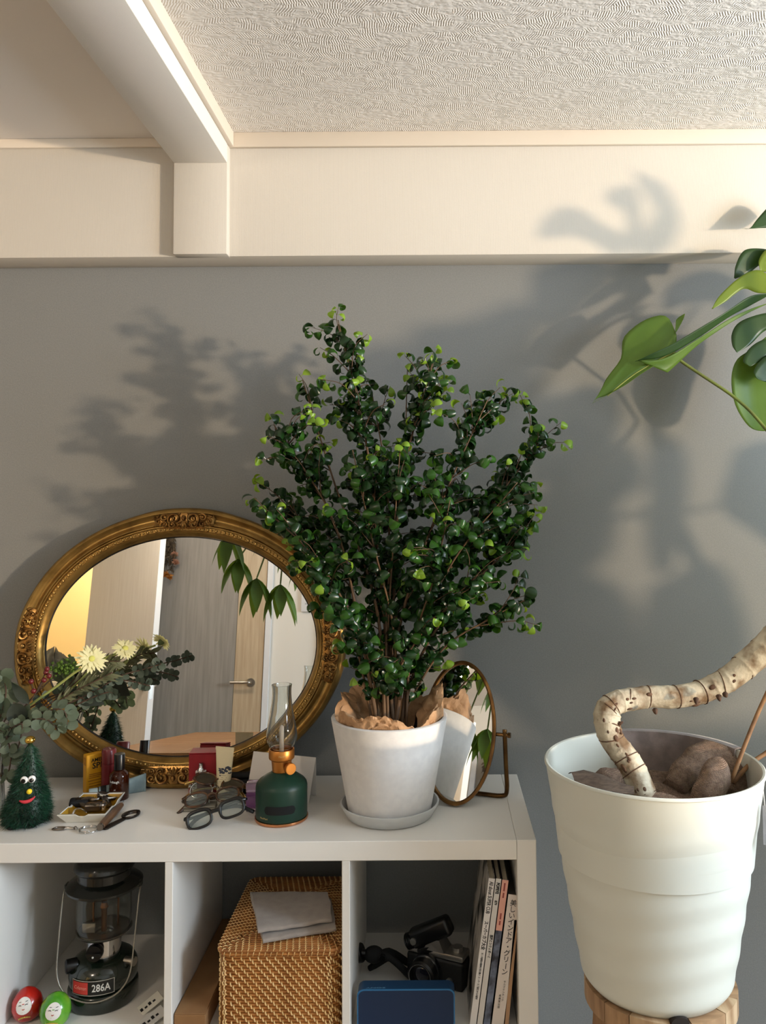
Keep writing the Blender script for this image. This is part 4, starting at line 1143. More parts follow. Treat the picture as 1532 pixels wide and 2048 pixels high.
# yellow tobacco pack ----------------------------------------------
YEL = M('yellow_carton', rgb(226, 166, 28), 0.5, col2=rgb(206, 142, 20), nscale=9)
p0 = on(172, 1588, ZT)
phi = radians(44)
tk = thing('tobacco_pack', 'upright yellow tobacco pack with dark lettering beside the amber bottle', 'pack', p0 + V((0.002, -0.004, 0)), phi)
MB().box(0, 0.072, 0, 0.02, 0, 0.087, r=0.0012, seg=1).build('carton', YEL, tk, smooth=30)
fm = frame((0.036, -0.0003, 0.0), (1, 0, 0), (0, 0, 1))
text('AMERICAN', 0.0115, INK, tk, frame((0.038, -0.0003, 0.0735), (1, 0, 0), (0, 0, 1)), sx=0.95, bold=0.0002)
text('SPIRIT', 0.0185, INK, tk, frame((0.038, -0.0003, 0.0605), (1, 0, 0), (0, 0, 1)), sx=1.0, bold=0.0003)
BRN = M('brown_print', rgb(140, 84, 20), 0.6); MAR = M('maroon_print', rgb(110, 28, 26), 0.6)
b = MB()
for i, (x0, x1) in enumerate(((.006, .034), (.006, .036), (.006, .030))): b.box(x0, x1, -0.0004, 0, 0.042 - i * 0.004, 0.0435 - i * 0.004)
b.box(.004, .068, -0.0004, 0, 0.0275, 0.029)
for i in range(3): b.box(.006, .060 - i * .008, -0.0004, 0, 0.021 - i * .006, 0.0225 - i * .006)
b.build('print_line', BRN, tk, smooth=None, kind='stuff')
MB().box(.048, .068, -0.0004, 0, 0.032, 0.050).build('maroon_patch', MAR, tk, smooth=None)
b = MB()
for i in range(6): b.box(-0.0004, 0, 0.004, 0.016, 0.064 + i * 0.003, 0.0652 + i * 0.003)
b.build('side_print', BRN, tk, smooth=None, kind='stuff')

# dark red canister -------------------------------------------------
p0 = base(217, 1590, ZT, 0.0165)
cr = thing('red_canister', 'dark red upright canister between the yellow pack and the amber bottle', 'canister', p0)
DRED = M('dark_red_lacquer', rgb(104, 22, 26), 0.4, coat=0.2)
MB().lathe([(0, 0), (0.0155, 0), (0.0165, 0.001), (0.0165, 0.068), (0, 0.068)], 32).build('body', DRED, cr, smooth=40)
MB().lathe([(0, 0.0685), (0.0162, 0.0685), (0.0162, 0.096), (0.014, 0.1), (0, 0.1005)], 32).build('cap', DRED, cr, smooth=40)

# amber bottle ------------------------------------------------------
p0 = base(238, 1604, ZT, 0.021)
ab = thing('amber_bottle', 'small amber glass bottle with a black cylinder cap behind the ashtray', 'bottle', p0)
AMB = M('amber_glass', rgb(70, 28, 12), 0.06, trans=0.55, ior=1.45, col2=None)
MB().lathe([(0, 0), (0.0195, 0), (0.0212, 0.002), (0.0214, 0.052), (0.0195, 0.058), (0.012, 0.064), (0.0095, 0.066), (0, 0.066)], 40).build('body', AMB, ab, smooth=50)
MB().lathe([(0, 0.0662), (0.0118, 0.0662), (0.0118, 0.099), (0.0112, 0.1), (0, 0.1)], 32).build('cap', BLK, ab, smooth=40)
def cyl_wrap(r, z, a0):
    def f(co):
        a = a0 + co.x / r
        return V(((r + co.z) * cos(a), (r + co.z) * sin(a), z + co.y))
    return f
text('hulaugh', 0.0075, WINK, ab, None, wrapfn=cyl_wrap(0.0216, 0.043, radians(-100)))
text('oil', 0.004, WINK, ab, None, wrapfn=cyl_wrap(0.0216, 0.026, radians(-96)))

# pale blue metal tube lying behind ---------------------------------
BLU = M('pale_blue_foil', rgb(142, 160, 162), 0.4, 0.3, col2=rgb(120, 138, 142), nscale=30, bump=0.3, bscale=30, bdist=0.002)
a_, c_ = on(178, 1588, ZT + 0.012), on(291, 1572, ZT + 0.012)
tu = thing('cream_tube', 'pale blue metal tube lying flat behind the amber bottle', 'tube', a_ - V((0, 0, 0.012)), math.atan2(c_.y - a_.y, c_.x - a_.x))
Lt = (c_ - a_).length
def tubef(u, v):
    a = 2 * pi * u; t = v
    ry = lerp(0.0125, 0.0012, max(0, (t - 0.15) / 0.85)); rz = lerp(0.0125, 0.0205, max(0, (t - 0.15) / 0.85))
    return (0.02 + (Lt - 0.02) * t, ry * cos(a), 0.0125 + (rz - 0.0125) + rz * sin(a))
MB().grid(tubef, 28, 14, closeu=True).build('body', BLU, tu, smooth=60)
b = MB(); b.T = Matrix.Translation((0.0, 0, 0.0125)) @ Matrix.Rotation(pi / 2, 4, 'Y'); b.lathe([(0, 0), (0.010, 0), (0.0108, 0.001), (0.0108, 0.018), (0, 0.018)], 24)
b.build('cap', M('pale_blue_cap', rgb(165, 182, 184), 0.4), tu)
b = MB(); b.T = Matrix.Translation((0.024, 0, 0.0126)) @ Matrix.Rotation(pi / 2, 4, 'Y'); b.lathe([(0.0126, 0), (0.0129, 0), (0.0133, 0.012), (0.0128, 0.012)], 24, closed=True)
b.build('black_band', BLKM, tu)
MB().box(Lt - 0.004, Lt + 0.001, -0.0014, 0.0014, 0.0, 0.041, r=0.0004, seg=1).build('crimped_end', BLU, tu)

# ceramic ashtray ----------------------------------------------------
CER = M('glazed_white', rgb(230, 224, 210), 0.2, coat=0.4); YGL = M('glazed_yellow', rgb(176, 132, 40), 0.25, coat=0.4); RIM = M('glaze_black_line', rgb(28, 24, 20), 0.3)
ZR = ZT + 0.022
c1, c2, c3, c4 = on(114, 1630, ZR), on(211, 1628, ZR), on(250, 1584, ZR), on(166, 1585, ZR)
ac = (c1 + c2 + c3 + c4) / 4; ac.z = ZT
ash = thing('ashtray', 'square white ashtray with yellow inside full of keys', 'ashtray', ac)
def quadpt(u, v): return lerp(lerp(c1, c2, u), lerp(c4, c3, u), v) - V((ac.x, ac.y, ac.z))
def ring(s, z, notch=0.0):
    out = []
    N_ = 14
    for (ua, va, ub, vb) in ((0, 0, 1, 0), (1, 0, 1, 1), (1, 1, 0, 1), (0, 1, 0, 0)):
        for i in range(N_):
            t = i / N_
            u, v = lerp(ua, ub, t), lerp(va, vb, t)
            p = quadpt(0.5 + (u - .5) * s, 0.5 + (v - .5) * s); zz = z
            if notch and abs(t - 0.5) < 0.14 : zz = z - notch * cos((t - 0.5) / 0.14 * pi / 2)
            out.append(V((p.x, p.y, zz)))
    return out
def loft(rings, cap0=True, cap1=True):
    b = MB(); n = len(rings[0]); vs = [p for r in rings for p in r]; fs = []
    for i in range(len(rings) - 1):
        for j in range(n): fs.append((i * n + j, i * n + (j + 1) % n, (i + 1) * n + (j + 1) % n, (i + 1) * n + j))
    if cap0: fs.append(tuple(reversed(range(n))))
    if cap1: fs.append(tuple((len(rings) - 1) * n + j for j in range(n)))
    return b.add(vs, fs)
loft([ring(0.74, 0.0), ring(0.76, 0.001), ring(0.97, 0.018), ring(1.0, 0.0205, .004), ring(1.0, 0.022, .005), ring(0.965, 0.022, .005), ring(0.94, 0.0195, .005)], cap1=False).build('dish', CER, ash, smooth=40)
loft([ring(0.94, 0.0197, .005), ring(0.93, 0.0185, .004), ring(0.78, 0.0065), ring(0.70, 0.005)], cap0=False).build('inside_glaze', YGL, ash, smooth=40)
loft([ring(0.968, 0.0222, .005), ring(0.945, 0.0222, .005)], cap0=False, cap1=False).build('rim_line', RIM, ash, smooth=40)
pA = quadpt(0.26, 0.93); text('ALWAYS', 0.010, INK, ash, frame((pA.x, pA.y - 0.004, 0.0145), (1, 0, 0), (0, 1, 0.6)), align='LEFT')
# contents
def on_ash(x, y, z=0.016): return on(x, y, ZT + z)
def key(px, py, rz, lab, tilt=0.3, z=0.011, mat=GUN, sc=1.0):
    o = thing('key', lab, 'key', on_ash(px, py, z), (tilt, 0.12, rz), group='keys in the ashtray'); o.scale = (1.25, 1.35, 1.6)
    b = MB()
    pts = [(0.011 * sc * cos(2 * pi * i / 20), 0.009 * sc * sin(2 * pi * i / 20)) for i in range(20)]
    inn = [(0.004 * sc * cos(2 * pi * i / 20) - 0.004, 0.003 * sc * sin(2 * pi * i / 20)) for i in range(20)]
    vs = [(p[0], p[1], z_) for z_ in (0, 0.0022) for p in pts] + [(p[0], p[1], z_) for z_ in (0, 0.0022) for p in inn]
    fs = []
    for i in range(20):
        j = (i + 1) % 20
        fs += [(i, j, 20 + j, 20 + i), (40 + j, 40 + i, 60 + i, 60 + j), (20 + i, 20 + j, 60 + j, 60 + i), (j, i, 40 + i, 40 + j)]
    b.add(vs, fs).build('bow', mat, o, smooth=40)
    b = MB(); prof_ = [(0.0095 * sc, -0.0032), (0.034, -0.0032), (0.036, 0), (0.033, 0.0032), (0.03, 0.0018), (0.027, 0.0032), (0.024, 0.002), (0.021, 0.0032), (0.0095 * sc, 0.0032)]
    b.prism(prof_, 0.0003, 0.0019).build('blade', mat, o, smooth=None)
    return o
key(205, 1592, radians(70), 'long steel key standing at the back right of the ashtray', 0.5, 0.013)
key(192, 1600, radians(35), 'steel key lying across the middle of the ashtray', -0.3, 0.018, sc=1.3)
key(176, 1606, radians(15), 'key resting against the black fob in the ashtray', 0.4, 0.016, sc=1.3)
key(212, 1604, radians(100), 'key standing on edge beside the lighter in the ashtray', 0.9, 0.016, sc=1.2)
key(200, 1611, radians(150), 'small key lying over the metal lighter', 0.2, 0.026)
key(222, 1596, radians(60), 'darker key along the right inner side of the ashtray', 0.2, 0.012, mat=M('dark_steel', rgb(74, 68, 62), 0.35, 1.0))
fob = thing('key_fob', 'matt black car key fob in the left of the ashtray', 'key fob', on_ash(158, 1611, 0.0095), (0.1, 0.05, 0.3)); fob.scale = (1.25, 1.3, 1.3)
MB().box(-0.016, 0.016, -0.010, 0.010, 0, 0.011, r=0.004, seg=3).build('shell', BLKM, fob)
MB().box(-0.006, 0.003, -0.005, 0.005, 0.0107, 0.0118, r=0.0005, seg=1).build('button', BLK, fob)
ltr = thing('metal_lighter', 'brushed metal lighter in the front of the ashtray', 'lighter', on_ash(188, 1620, 0.010), (0.12, 0.0, radians(8))); ltr.scale = (1.25, 1.25, 1.3)
MB().box(-0.015, 0.013, -0.0075, 0.0075, 0, 0.012, r=0.003, seg=3).build('case', GUN, ltr)
MB().box(0.0134, 0.020, -0.007, 0.007, 0, 0.0116, r=0.002, seg=2).build('lid', CHR, ltr)
clp = thing('steel_clip', 'bent chrome clip at the front left of the ashtray', 'clip', on_ash(160, 1627, 0.010), (0.2, 0, 0.2))
MB().tube(smoothpath([(-0.014, -0.002, 0.0), (-0.008, 0.002, 0.008), (0.002, 0.0, 0.009), (0.011, -0.002, 0.003), (0.012, 0.001, -0.001)], 5), 0.0024, 8, flat=1.6).build('wire', CHR, clp)
MB().sphere((-0.014, -0.002, 0.0), 0.0032, 8, 6).build('end_knob', GUN, clp, smooth=180)

# pocket knife with key ring, carabiner and opener --------------------
ka, kb = on(200, 1655, ZT + 0.007), on(243, 1609, ZT + 0.007)
kd = kb - ka; kl = kd.length
kn = thing('pocket_knife', 'wooden handled pocket knife on the shelf in front of the ashtray', 'knife', (ka.x, ka.y, ZT), math.atan2(kd.y, kd.x))
KW = M('walnut_handle', rgb(104, 72, 46), 0.45, col2=rgb(78, 52, 34), nscale=20, nstretch=(1, 6, 6))
def kh(u, v):
    a = 2 * pi * u; t = v
    r = 0.0078 * (0.55 + 0.45 * sin(pi * min(1, 0.12 + t * 0.85)) ** 0.5) * (1 if 0.03 < t < 0.985 else (0.75 if 0 < t < 1 else 0.02))
    return (kl * t, r * 1.15 * cos(a), 0.0075 + r * 0.92 * sin(a))
MB().grid(kh, 20, 30, closeu=True).build('handle', KW, kn, smooth=70)
MB().tube([(-0.001, 0, 0.0075), (0.006, 0, 0.0075)], 0.0068, 14).build('ferrule', GUN, kn, smooth=50)
MB().box(kl - 0.012, kl + 0.016, -0.0008, 0.0008, 0.0040, 0.0105, r=0.0006, seg=1).build('blade', CHR, kn)
oa, ob_ = on(207, 1660, ZT), on(262, 1632, ZT)
od = ob_ - oa
bo = thing('bottle_opener', 'dark steel bottle opener with looped end lying beside the pocket knife', 'bottle opener', oa, math.atan2(od.y, od.x))
Lo = od.length
DST = M('dark_blued_steel', rgb(62, 54, 48), 0.38, 0.9)
b = MB(); sh_ = [(0, 0.0045), (0.004, 0.007), (0.010, 0.0065), (Lo * 0.5, 0.006), (Lo - 0.02, 0.0045)]
b.prism([(x, -w) for x, w in sh_] + [(x, w) for x, w in reversed(sh_)], 0.0004, 0.0034).build('shaft', DST, bo, smooth=30)
b = MB(); b.tube([(Lo + 0.0195 * cos(2 * pi * i / 32), 0.0135 * sin(2 * pi * i / 32), 0.0024) for i in range(32)], 0.0022, 8, closed=True, flat=2.0).build('loop', DST, bo, smooth=60)
rg = thing('key_ring', 'split steel key ring hanging from the pocket knife end', 'key ring', on(177, 1662, ZT))
MB().tube([(0.0175 * cos(2 * pi * i / 40), 0.0155 * sin(2 * pi * i / 40), 0.0022 + 0.0005 * sin(2 * pi * i / 40)) for i in range(40)], 0.0014, 8, closed=True).build('wire_ring', CHR, rg, smooth=180)
MB().tube([(0.0177 * cos(2 * pi * i / 40), 0.0157 * sin(2 * pi * i / 40), 0.0048) for i in range(34)], 0.0013, 8).build('second_turn', CHR, rg, smooth=180)
cb = thing('carabiner', 'small steel carabiner clip left of the key ring', 'carabiner', on(128, 1659, ZT), radians(-3))
pts = smoothpath([(-0.022, -0.002, 0.002), (-0.016, 0.006, 0.002), (-0.002, 0.007, 0.002), (0.004, 0.004, 0.002), (0.002, -0.004, 0.002), (-0.012, -0.007, 0.002), (-0.021, -0.005, 0.002), (-0.022, -0.002, 0.002)], 5)
MB().tube(pts[:-1], 0.0018, 8, closed=True).build('hook', GUN, cb, smooth=180)
MB().tube([(0.003, 0.0, 0.0026), (0.010, 0.001, 0.0028), (0.020, 0.0005, 0.0028), (0.030, -0.003, 0.003)], [0.003, 0.0034, 0.0026, 0.0022], 10).build('swivel', CHR, cb, smooth=60)
MB().sphere((0.024, -0.001, 0.004), 0.0035, 10, 6).build('ball', GUN, cb, smooth=180)

# red box ------------------------------------------------------------
p0 = on(377, 1592, ZT)
rb = thing('red_box', 'upright deep red cardboard box behind the pink perfume bottle', 'box', p0, radians(3))
REDB = M('deep_red_card', rgb(150, 20, 32), 0.55, col2=rgb(132, 14, 26), nscale=40)
MB().box(0, 0.062, 0, 0.042, 0, 0.0925, r=0.0012, seg=1).build('carton', REDB, rb, smooth=30)
MB().box(-0.0004, 0.0624, -0.0004, 0.0424, 0.0930, 0.0955, r=0.001, seg=1).build('lid', REDB, rb, smooth=30)
MB().box(0.028, 0.052, -0.0004, 0, 0.022, 0.043).build('gold_label', M('dull_gold_label', rgb(170, 138, 58), 0.5, 0.3), rb, smooth=None)
# pink perfume -------------------------------------------------------
p0 = on(398, 1598, ZT)
pf = thing('perfume_bottle', 'square pink perfume bottle with white collar and silver spray head', 'perfume bottle', p0 + V((0, 0.014, 0)), radians(-8))
PINK = M('pink_glass', rgb(206, 120, 128), 0.05, trans=0.8, ior=1.4)
MB().box(-0.0155, 0.0155, -0.0135, 0.0135, 0, 0.048, r=0.003, seg=3).build('body', PINK, pf)
MB().lathe([(0, 0.0482), (0.0115, 0.0482), (0.0118, 0.049), (0.0118, 0.0578), (0, 0.0578)], 28).build('collar', WPAP, pf)
MB().lathe([(0, 0.058), (0.0082, 0.058), (0.0078, 0.062), (0.0052, 0.065), (0.0045, 0.0745), (0.005, 0.0757), (0, 0.0765)], 24).build('spray_head', CHR, pf)
MB().box(-0.0145, -0.0035, -0.0142, -0.0137, 0.004, 0.042).build('paper_label', WPAP, pf, smooth=None)
b = MB()
for i in range(7): b.box(-0.0125 + (i % 3) * .001, -0.006 - (i % 2) * .002, -0.0145, -0.01422, 0.010 + i * 0.004, 0.0112 + i * 0.004)
b.build('label_print', INK, pf, smooth=None, kind='stuff')
# hand cream ----------------------------------------------------------
p0 = base(446, 1604, ZT, 0.015)
hcx = thing('hand_cream', 'upright cream coloured hand cream tube next to the red box', 'tube', p0, (radians(0), radians(2), radians(-10)))
CRM = M('cream_tube_plastic', rgb(222, 208, 172), 0.45)
MB().lathe([(0, 0.0), (0.0135, 0.0), (0.0142, 0.001), (0.0142, 0.013), (0, 0.013)], 28).build('cap', CRM, hcx)
def hcf(u, v):
    a = 2 * pi * u; t = v
    rx = lerp(0.0145, 0.0215, t); ry = lerp(0.0145, 0.0012, t ** 1.3)
    return (rx * cos(a), ry * sin(a), 0.0133 + 0.0965 * t)
MB().grid(hcf, 36, 16, closeu=True).build('body', CRM, hcx, smooth=60)
MB().box(-0.0217, 0.0217, -0.0012, 0.0012, 0.1098, 0.1165).build('crimp', CRM, hcx, smooth=None)
FLB = M('slate_blue_print', rgb(58, 62, 76), 0.6)
def hc_surf(x, z, off=0.0004):
    t = (z - 0.0133) / 0.0965; rx = lerp(0.0145, 0.0215, t); ry = lerp(0.0145, 0.0012, t ** 1.3)
    q = max(-0.97, min(0.97, x / rx)); return V((x, -ry * sqrt(1 - q * q) - off, z))
b = MB(); rr_ = random.Random(2)
for i in range(26):
    x = rr_.uniform(-0.017, 0.017); z = 0.071 - abs(rr_.gauss(0, .006)) + (0.004 if abs(x) > .008 else 0); s = rr_.uniform(.0015, .0035)
    pts = [hc_surf(x + s * cos(2 * pi * j / 7) * 1.2, z + s * sin(2 * pi * j / 7) * .8) for j in range(7)]
    b.add(pts, [tuple(range(7))])
b.build('floral_print', FLB, hcx, smooth=None, kind='stuff')
b = MB()
for i in range(6):
    z = 0.056 - i * 0.0045; w = rr_.uniform(.006, .011)
    b.add([hc_surf(-w, z), hc_surf(0, z), hc_surf(w, z), hc_surf(w, z + .0009), hc_surf(0, z + .0009), hc_surf(-w, z + .0009)], [(0, 1, 4, 5), (1, 2, 3, 4)])
b.build('small_print', M('grey_print', rgb(150, 140, 118), 0.6), hcx, smooth=None, kind='stuff')
text('WAG ON', 0.0085, INK, hcx, None, bold=0.0002, wrapfn=lambda co: hc_surf(co.x * 0.9, 0.030 + co.y, 0.0004 + co.z))
# black pouch ---------------------------------------------------------
p0 = on(475, 1590, ZT)
bp_ = thing('black_case', 'black soft glasses case behind the stacked glasses', 'case', p0 + V((0, 0.012, 0)), radians(6))
MB().box(-0.030, 0.030, -0.012, 0.012, 0, 0.034, r=0.007, seg=3).build('lower_shell', BLKM, bp_)
MB().box(-0.0303, 0.0303, -0.0123, 0.0123, 0.0345, 0.046, r=0.006, seg=3).build('lid', BLKM, bp_)
# purple perfume --------------------------------------------------------
p0 = base(514, 1625, ZT, 0.018)
pu_ = thing('purple_bottle', 'square purple glass flask tucked behind the green lantern', 'perfume bottle', p0, radians(5))
PUR = M('purple_glass', rgb(150, 96, 158), 0.06, trans=0.7, ior=1.42)
MB().box(-0.022, 0.022, -0.014, 0.014, 0.0075, 0.040, r=0.003, seg=3).build('body', PUR, pu_)
MB().box(-0.0225, 0.0225, -0.0145, 0.0145, 0.0405, 0.060, r=0.003, seg=3).build('lid', M('violet_clear_lid', rgb(196, 170, 200), 0.05, trans=0.85), pu_)
MB().box(-0.022, 0.022, -0.014, 0.014, 0.0, 0.007, r=0.002, seg=2).build('foot', M('clear_violet_foot', rgb(200, 176, 196), 0.05, trans=0.8), pu_)
# white card --------------------------------------------------------------
q0, q1, q2, q3 = on(492, 1592, ZT), on(617, 1607, ZT), None, None
wc = thing('white_card', 'plain white card standing behind the green lantern', 'card', q0, math.atan2((q1 - q0).y, (q1 - q0).x))
Lc = (q1 - q0).length
b = MB()
hC = 0.0975; shx = 0.012; lean = 0.012
vs = [(0, 0, 0), (Lc, 0, 0), (Lc + shx, lean, hC), (shx, lean, hC)]
b.add(vs + [(x, y + 0.0006, z) for x, y, z in vs], [(0, 1, 2, 3), (7, 6, 5, 4), (0, 4, 5, 1), (1, 5, 6, 2), (2, 6, 7, 3), (3, 7, 4, 0)]).build('front_leaf', WPAP, wc, smooth=None)
vs2 = [(Lc * 0.04, 0.05, 0.0), (Lc * 0.96, 0.05, 0.0), (Lc + shx, lean + 0.001, hC - 0.0003), (shx, lean + 0.001, hC - 0.0003)]
b = MB(); b.add(vs2 + [(x, y + 0.0006, z) for x, y, z in vs2], [(0, 1, 2, 3), (7, 6, 5, 4), (0, 4, 5, 1), (1, 5, 6, 2), (2, 6, 7, 3), (3, 7, 4, 0)]).build('rear_leaf', WPAP, wc, smooth=None)

# green lantern --------------------------------------------------------------
p0 = base(563, 1656, ZT, 0.055)
ln = thing('green_lantern', 'dark green lantern with clear glass chimney and copper collar', 'lantern', p0)
GRN = M('matt_bottle_green', rgb(20, 50, 38), 0.42, spec=0.4); COP = M('copper_metal', rgb(192, 128, 62), 0.34, 0.85); COPB = M('polished_copper', rgb(206, 140, 96), 0.22, 1.0)
MB().lathe([(0, 0.0), (0.0535, 0.0), (0.0555, 0.001), (0.056, 0.003), (0.0555, 0.006), (0.053, 0.0065), (0, 0.0065)], 64).build('base_ring', COPB, ln)
MB().lathe([(0, 0.0068), (0.0535, 0.0068), (0.054, 0.008), (0.054, 0.068), (0.0525, 0.074), (0.048, 0.080), (0.036, 0.0885), (0.024, 0.0945), (0.021, 0.0975), (0.0, 0.098)], 64).build('tank', GRN, ln, smooth=40)
MB().lathe([(0, 0.0982), (0.0195, 0.0982), (0.0205, 0.112), (0.0215, 0.121), (0.0265, 0.1245), (0.027, 0.126), (0.027, 0.143), (0.0262, 0.1442), (0.024, 0.1442), (0.0235, 0.130), (0, 0.129)], 48).build('collar', COP, ln, smooth=40)
b = MB(); b.T = Matrix.Translation((0.014, -0.014, 0.1095)) @ Matrix.Rotation(radians(38), 4, 'Z') @ Matrix.Rotation(pi / 2, 4, 'X')
b.lathe([(0.004, 0), (0.004, 0.008), (0.0115, 0.009), (0.012, 0.010), (0.012, 0.017), (0.011, 0.018), (0, 0.018)], 28); b.build('dial', COP, ln, smooth=40)
cp = [(0.0225, 0.146), (0.0250, 0.149), (0.030, 0.156), (0.0325, 0.166), (0.0325, 0.175), (0.030, 0.192), (0.0255, 0.215), (0.0215, 0.240), (0.0200, 0.258), (0.0202, 0.270), (0.0215, 0.278)]
MB().lathe(cp + [(r - 0.0016, z) for r, z in reversed(cp)], 56, closed=True).build('glass_chimney', GLASS, ln, smooth=60)
b = MB().lathe([(0, 0.1295), (0.005, 0.1295), (0.005, 0.185), (0.0042, 0.190), (0.002, 0.193), (0, 0.1935)], 20); b.build('glass_wick', M('wick_glass', rgb(240, 226, 214), 0.15, trans=0.5), ln, smooth=60)
# front slot on the tank
b = MB(); n_ = 28; vs = []
def slot_pt(i, n_):
    t = i / n_ * 2 * pi; hx, hr = 0.0255, 0.0085
    x = hx * (1 if cos(t) > 0 else -1) * 1.0 + hr * cos(t); return x, hr * sin(t)
a0 = radians(-84)
pts = []
for i in range(n_):
    x, y = slot_pt(i, n_); a = a0 + x / 0.0543
    pts.append((0.0543 * cos(a), 0.0543 * sin(a), 0.033 + y))
b = MB()
cols = 24; vs = []; fs = []
for i in range(cols + 1):
    x = lerp(-0.034, 0.034, i / cols); h = 0.0085 if abs(x) < 0.0255 else sqrt(max(0, 0.0085 ** 2 - (abs(x) - 0.0255) ** 2))
    a = a0 + x / 0.0543
    for z in (-h, h): vs.append((0.0544 * cos(a), 0.0544 * sin(a), 0.033 + z))
for i in range(cols): fs.append((2 * i, 2 * i + 2, 2 * i + 3, 2 * i + 1))
b.add(vs, fs).build('speaker_slot', M('slot_black', rgb(6, 6, 6), 0.8), ln, smooth=60)
text('MoriMori', 0.0052, M('gold_print', rgb(196, 168, 110), 0.4, 0.4), ln, None, wrapfn=cyl_wrap(0.0542, 0.0155, radians(-122)))
text('MoriMori', 0.0052, M('gold_print', rgb(196, 168, 110), 0.4, 0.4), ln, None, wrapfn=cyl_wrap(0.0272, 0.134, radians(-72)))

# glasses ----------------------------------------------------------------------
LENS = M('spectacle_lens', rgb(225, 232, 228), 0.02, trans=0.92, ior=1.08)
def spectacles(name, label, loc, rot, fm_, rim_r, lens_w, lens_h, mats, shape=2.6, bridge=0.018, fold=True, thick_top=1.0, lens=LENS, tl=0.135):
    o = thing(name, label, 'glasses', loc, rot, group=None)
    for sg in (-1, 1):
        cx = sg * (lens_w / 2 + bridge / 2)
        N_ = 40; pts = []
        for i in range(N_):
            t = 2 * pi * i / N_
            c, s = cos(t), sin(t)
            x = lens_w / 2 * (1 if c > 0 else -1) * abs(c) ** (2 / shape); y = lens_h / 2 * (1 if s > 0 else -1) * abs(s) ** (2 / shape)
            pts.append(V((cx + x, 0.003 * (x * sg) ** 2 / 0.0006 * 0.1, y)))
        r = MB().tube(pts, [rim_r * (thick_top if p.z > 0 else 1.0) for p in pts], 8, closed=True).build('rim', mats[0], o, smooth=180)
        b = MB(); b.add(pts + [p + V((0, 0.0012, 0)) for p in pts], [tuple(range(N_)), tuple(reversed(range(N_, 2 * N_)))]); b.build('lens', lens, o, smooth=None)
        ex = cx + sg * (lens_w / 2)
        h0 = V((ex + sg * 0.004, 0.004, lens_h * 0.28))
        b = MB(); b.tube([V((ex - sg * 0.002, 0, lens_h * 0.28)), h0], rim_r * 1.5, 8); b.build('end_piece', mats[0], o, smooth=60)
        # folded temple runs across behind the front
        y_ = 0.010 if sg > 0 else 0.016
        tip = V((h0.x - sg * tl, y_ + 0.002, h0.z - 0.028)); bend = V((h0.x - sg * tl * 0.72, y_, h0.z - 0.004))
        b = MB(); b.tube(smoothpath([h0, V((h0.x - sg * 0.006, y_, h0.z)), bend, tip], 6), [rim_r * 1.1] * 10 + [rim_r * 1.5] * 9, 8, flat=1.0); b.build('temple', mats[1], o, smooth=180)
    MB().tube(smoothpath([(-bridge / 2 - 0.001, 0, lens_h * 0.12), (0, -0.002, lens_h * 0.22), (bridge / 2 + 0.001, 0, lens_h * 0.12)], 5), rim_r * 1.05, 8).build('bridge', mats[0], o, smooth=180)
    for sg in (-1, 1):
        MB().sphere((sg * bridge * 0.42, 0.006, -lens_h * 0.12), 0.0042, 8, 6, (0.5, 0.8, 1.2)).build('nose_pad', LENS, o, smooth=180)
    return o
TORT = M('tortoise_acetate', rgb(96, 58, 26), 0.18, col2=rgb(36, 20, 10), nscale=40, coat=0.5)
GOLDW = M('gold_wire', rgb(196, 160, 96), 0.18, 1.0)
# lower stack first
spectacles('sunglasses', 'chrome wire spectacles at the bottom of the glasses pile', on(430, 1604, ZT) + V((0, 0.010, 0.0225)), (radians(-38), radians(2), radians(4)), None, 0.0022, 0.048, 0.036, (CHR, GOLDW), shape=2.3)
spectacles('sunglasses', 'shiny tortoiseshell spectacles in the middle of the glasses pile', on(424, 1618, ZT) + V((0, 0.0, 0.026)), (radians(-55), radians(-6), radians(12)), None, 0.0026, 0.048, 0.034, (TORT, TORT), shape=2.4)
eg = spectacles('eyeglasses', 'black rimmed eyeglasses at the front of the glasses pile', on(431, 1652, ZT) + V((0.001, -0.004, 0.0265)), (radians(-26), radians(-16), radians(8)), None, 0.0028, 0.049, 0.033, (BLK, BLK), shape=3.0, bridge=0.019, thick_top=1.35)

spectacles('sunglasses', 'brown sunglasses lying folded on top of the glasses pile', on(436, 1606, ZT) + V((0, 0.008, 0.044)), (radians(-70), radians(9), radians(-10)), None, 0.0022, 0.047, 0.036, (TORT, GOLDW), shape=2.2, lens=M('smoke_lens', rgb(120, 112, 96), 0.03, trans=0.7, ior=1.1))
gcs = thing('flat_case', 'flat grey case under the left of the glasses pile', 'case', on(398, 1622, ZT) + V((0, 0.010, 0)), radians(6))
MB().box(-0.034, 0.034, -0.013, 0.017, 0, 0.006, r=0.002, seg=2).build('lower_half', M('grey_case', rgb(128, 122, 110), 0.5), gcs)
MB().box(-0.034, 0.034, -0.013, 0.017, 0.0064, 0.011, r=0.002, seg=2).build('upper_half', M('grey_case', rgb(128, 122, 110), 0.5), gcs)
# ------------------------------------------------------------------ things inside the compartments
ZF = SZ + 0.0004
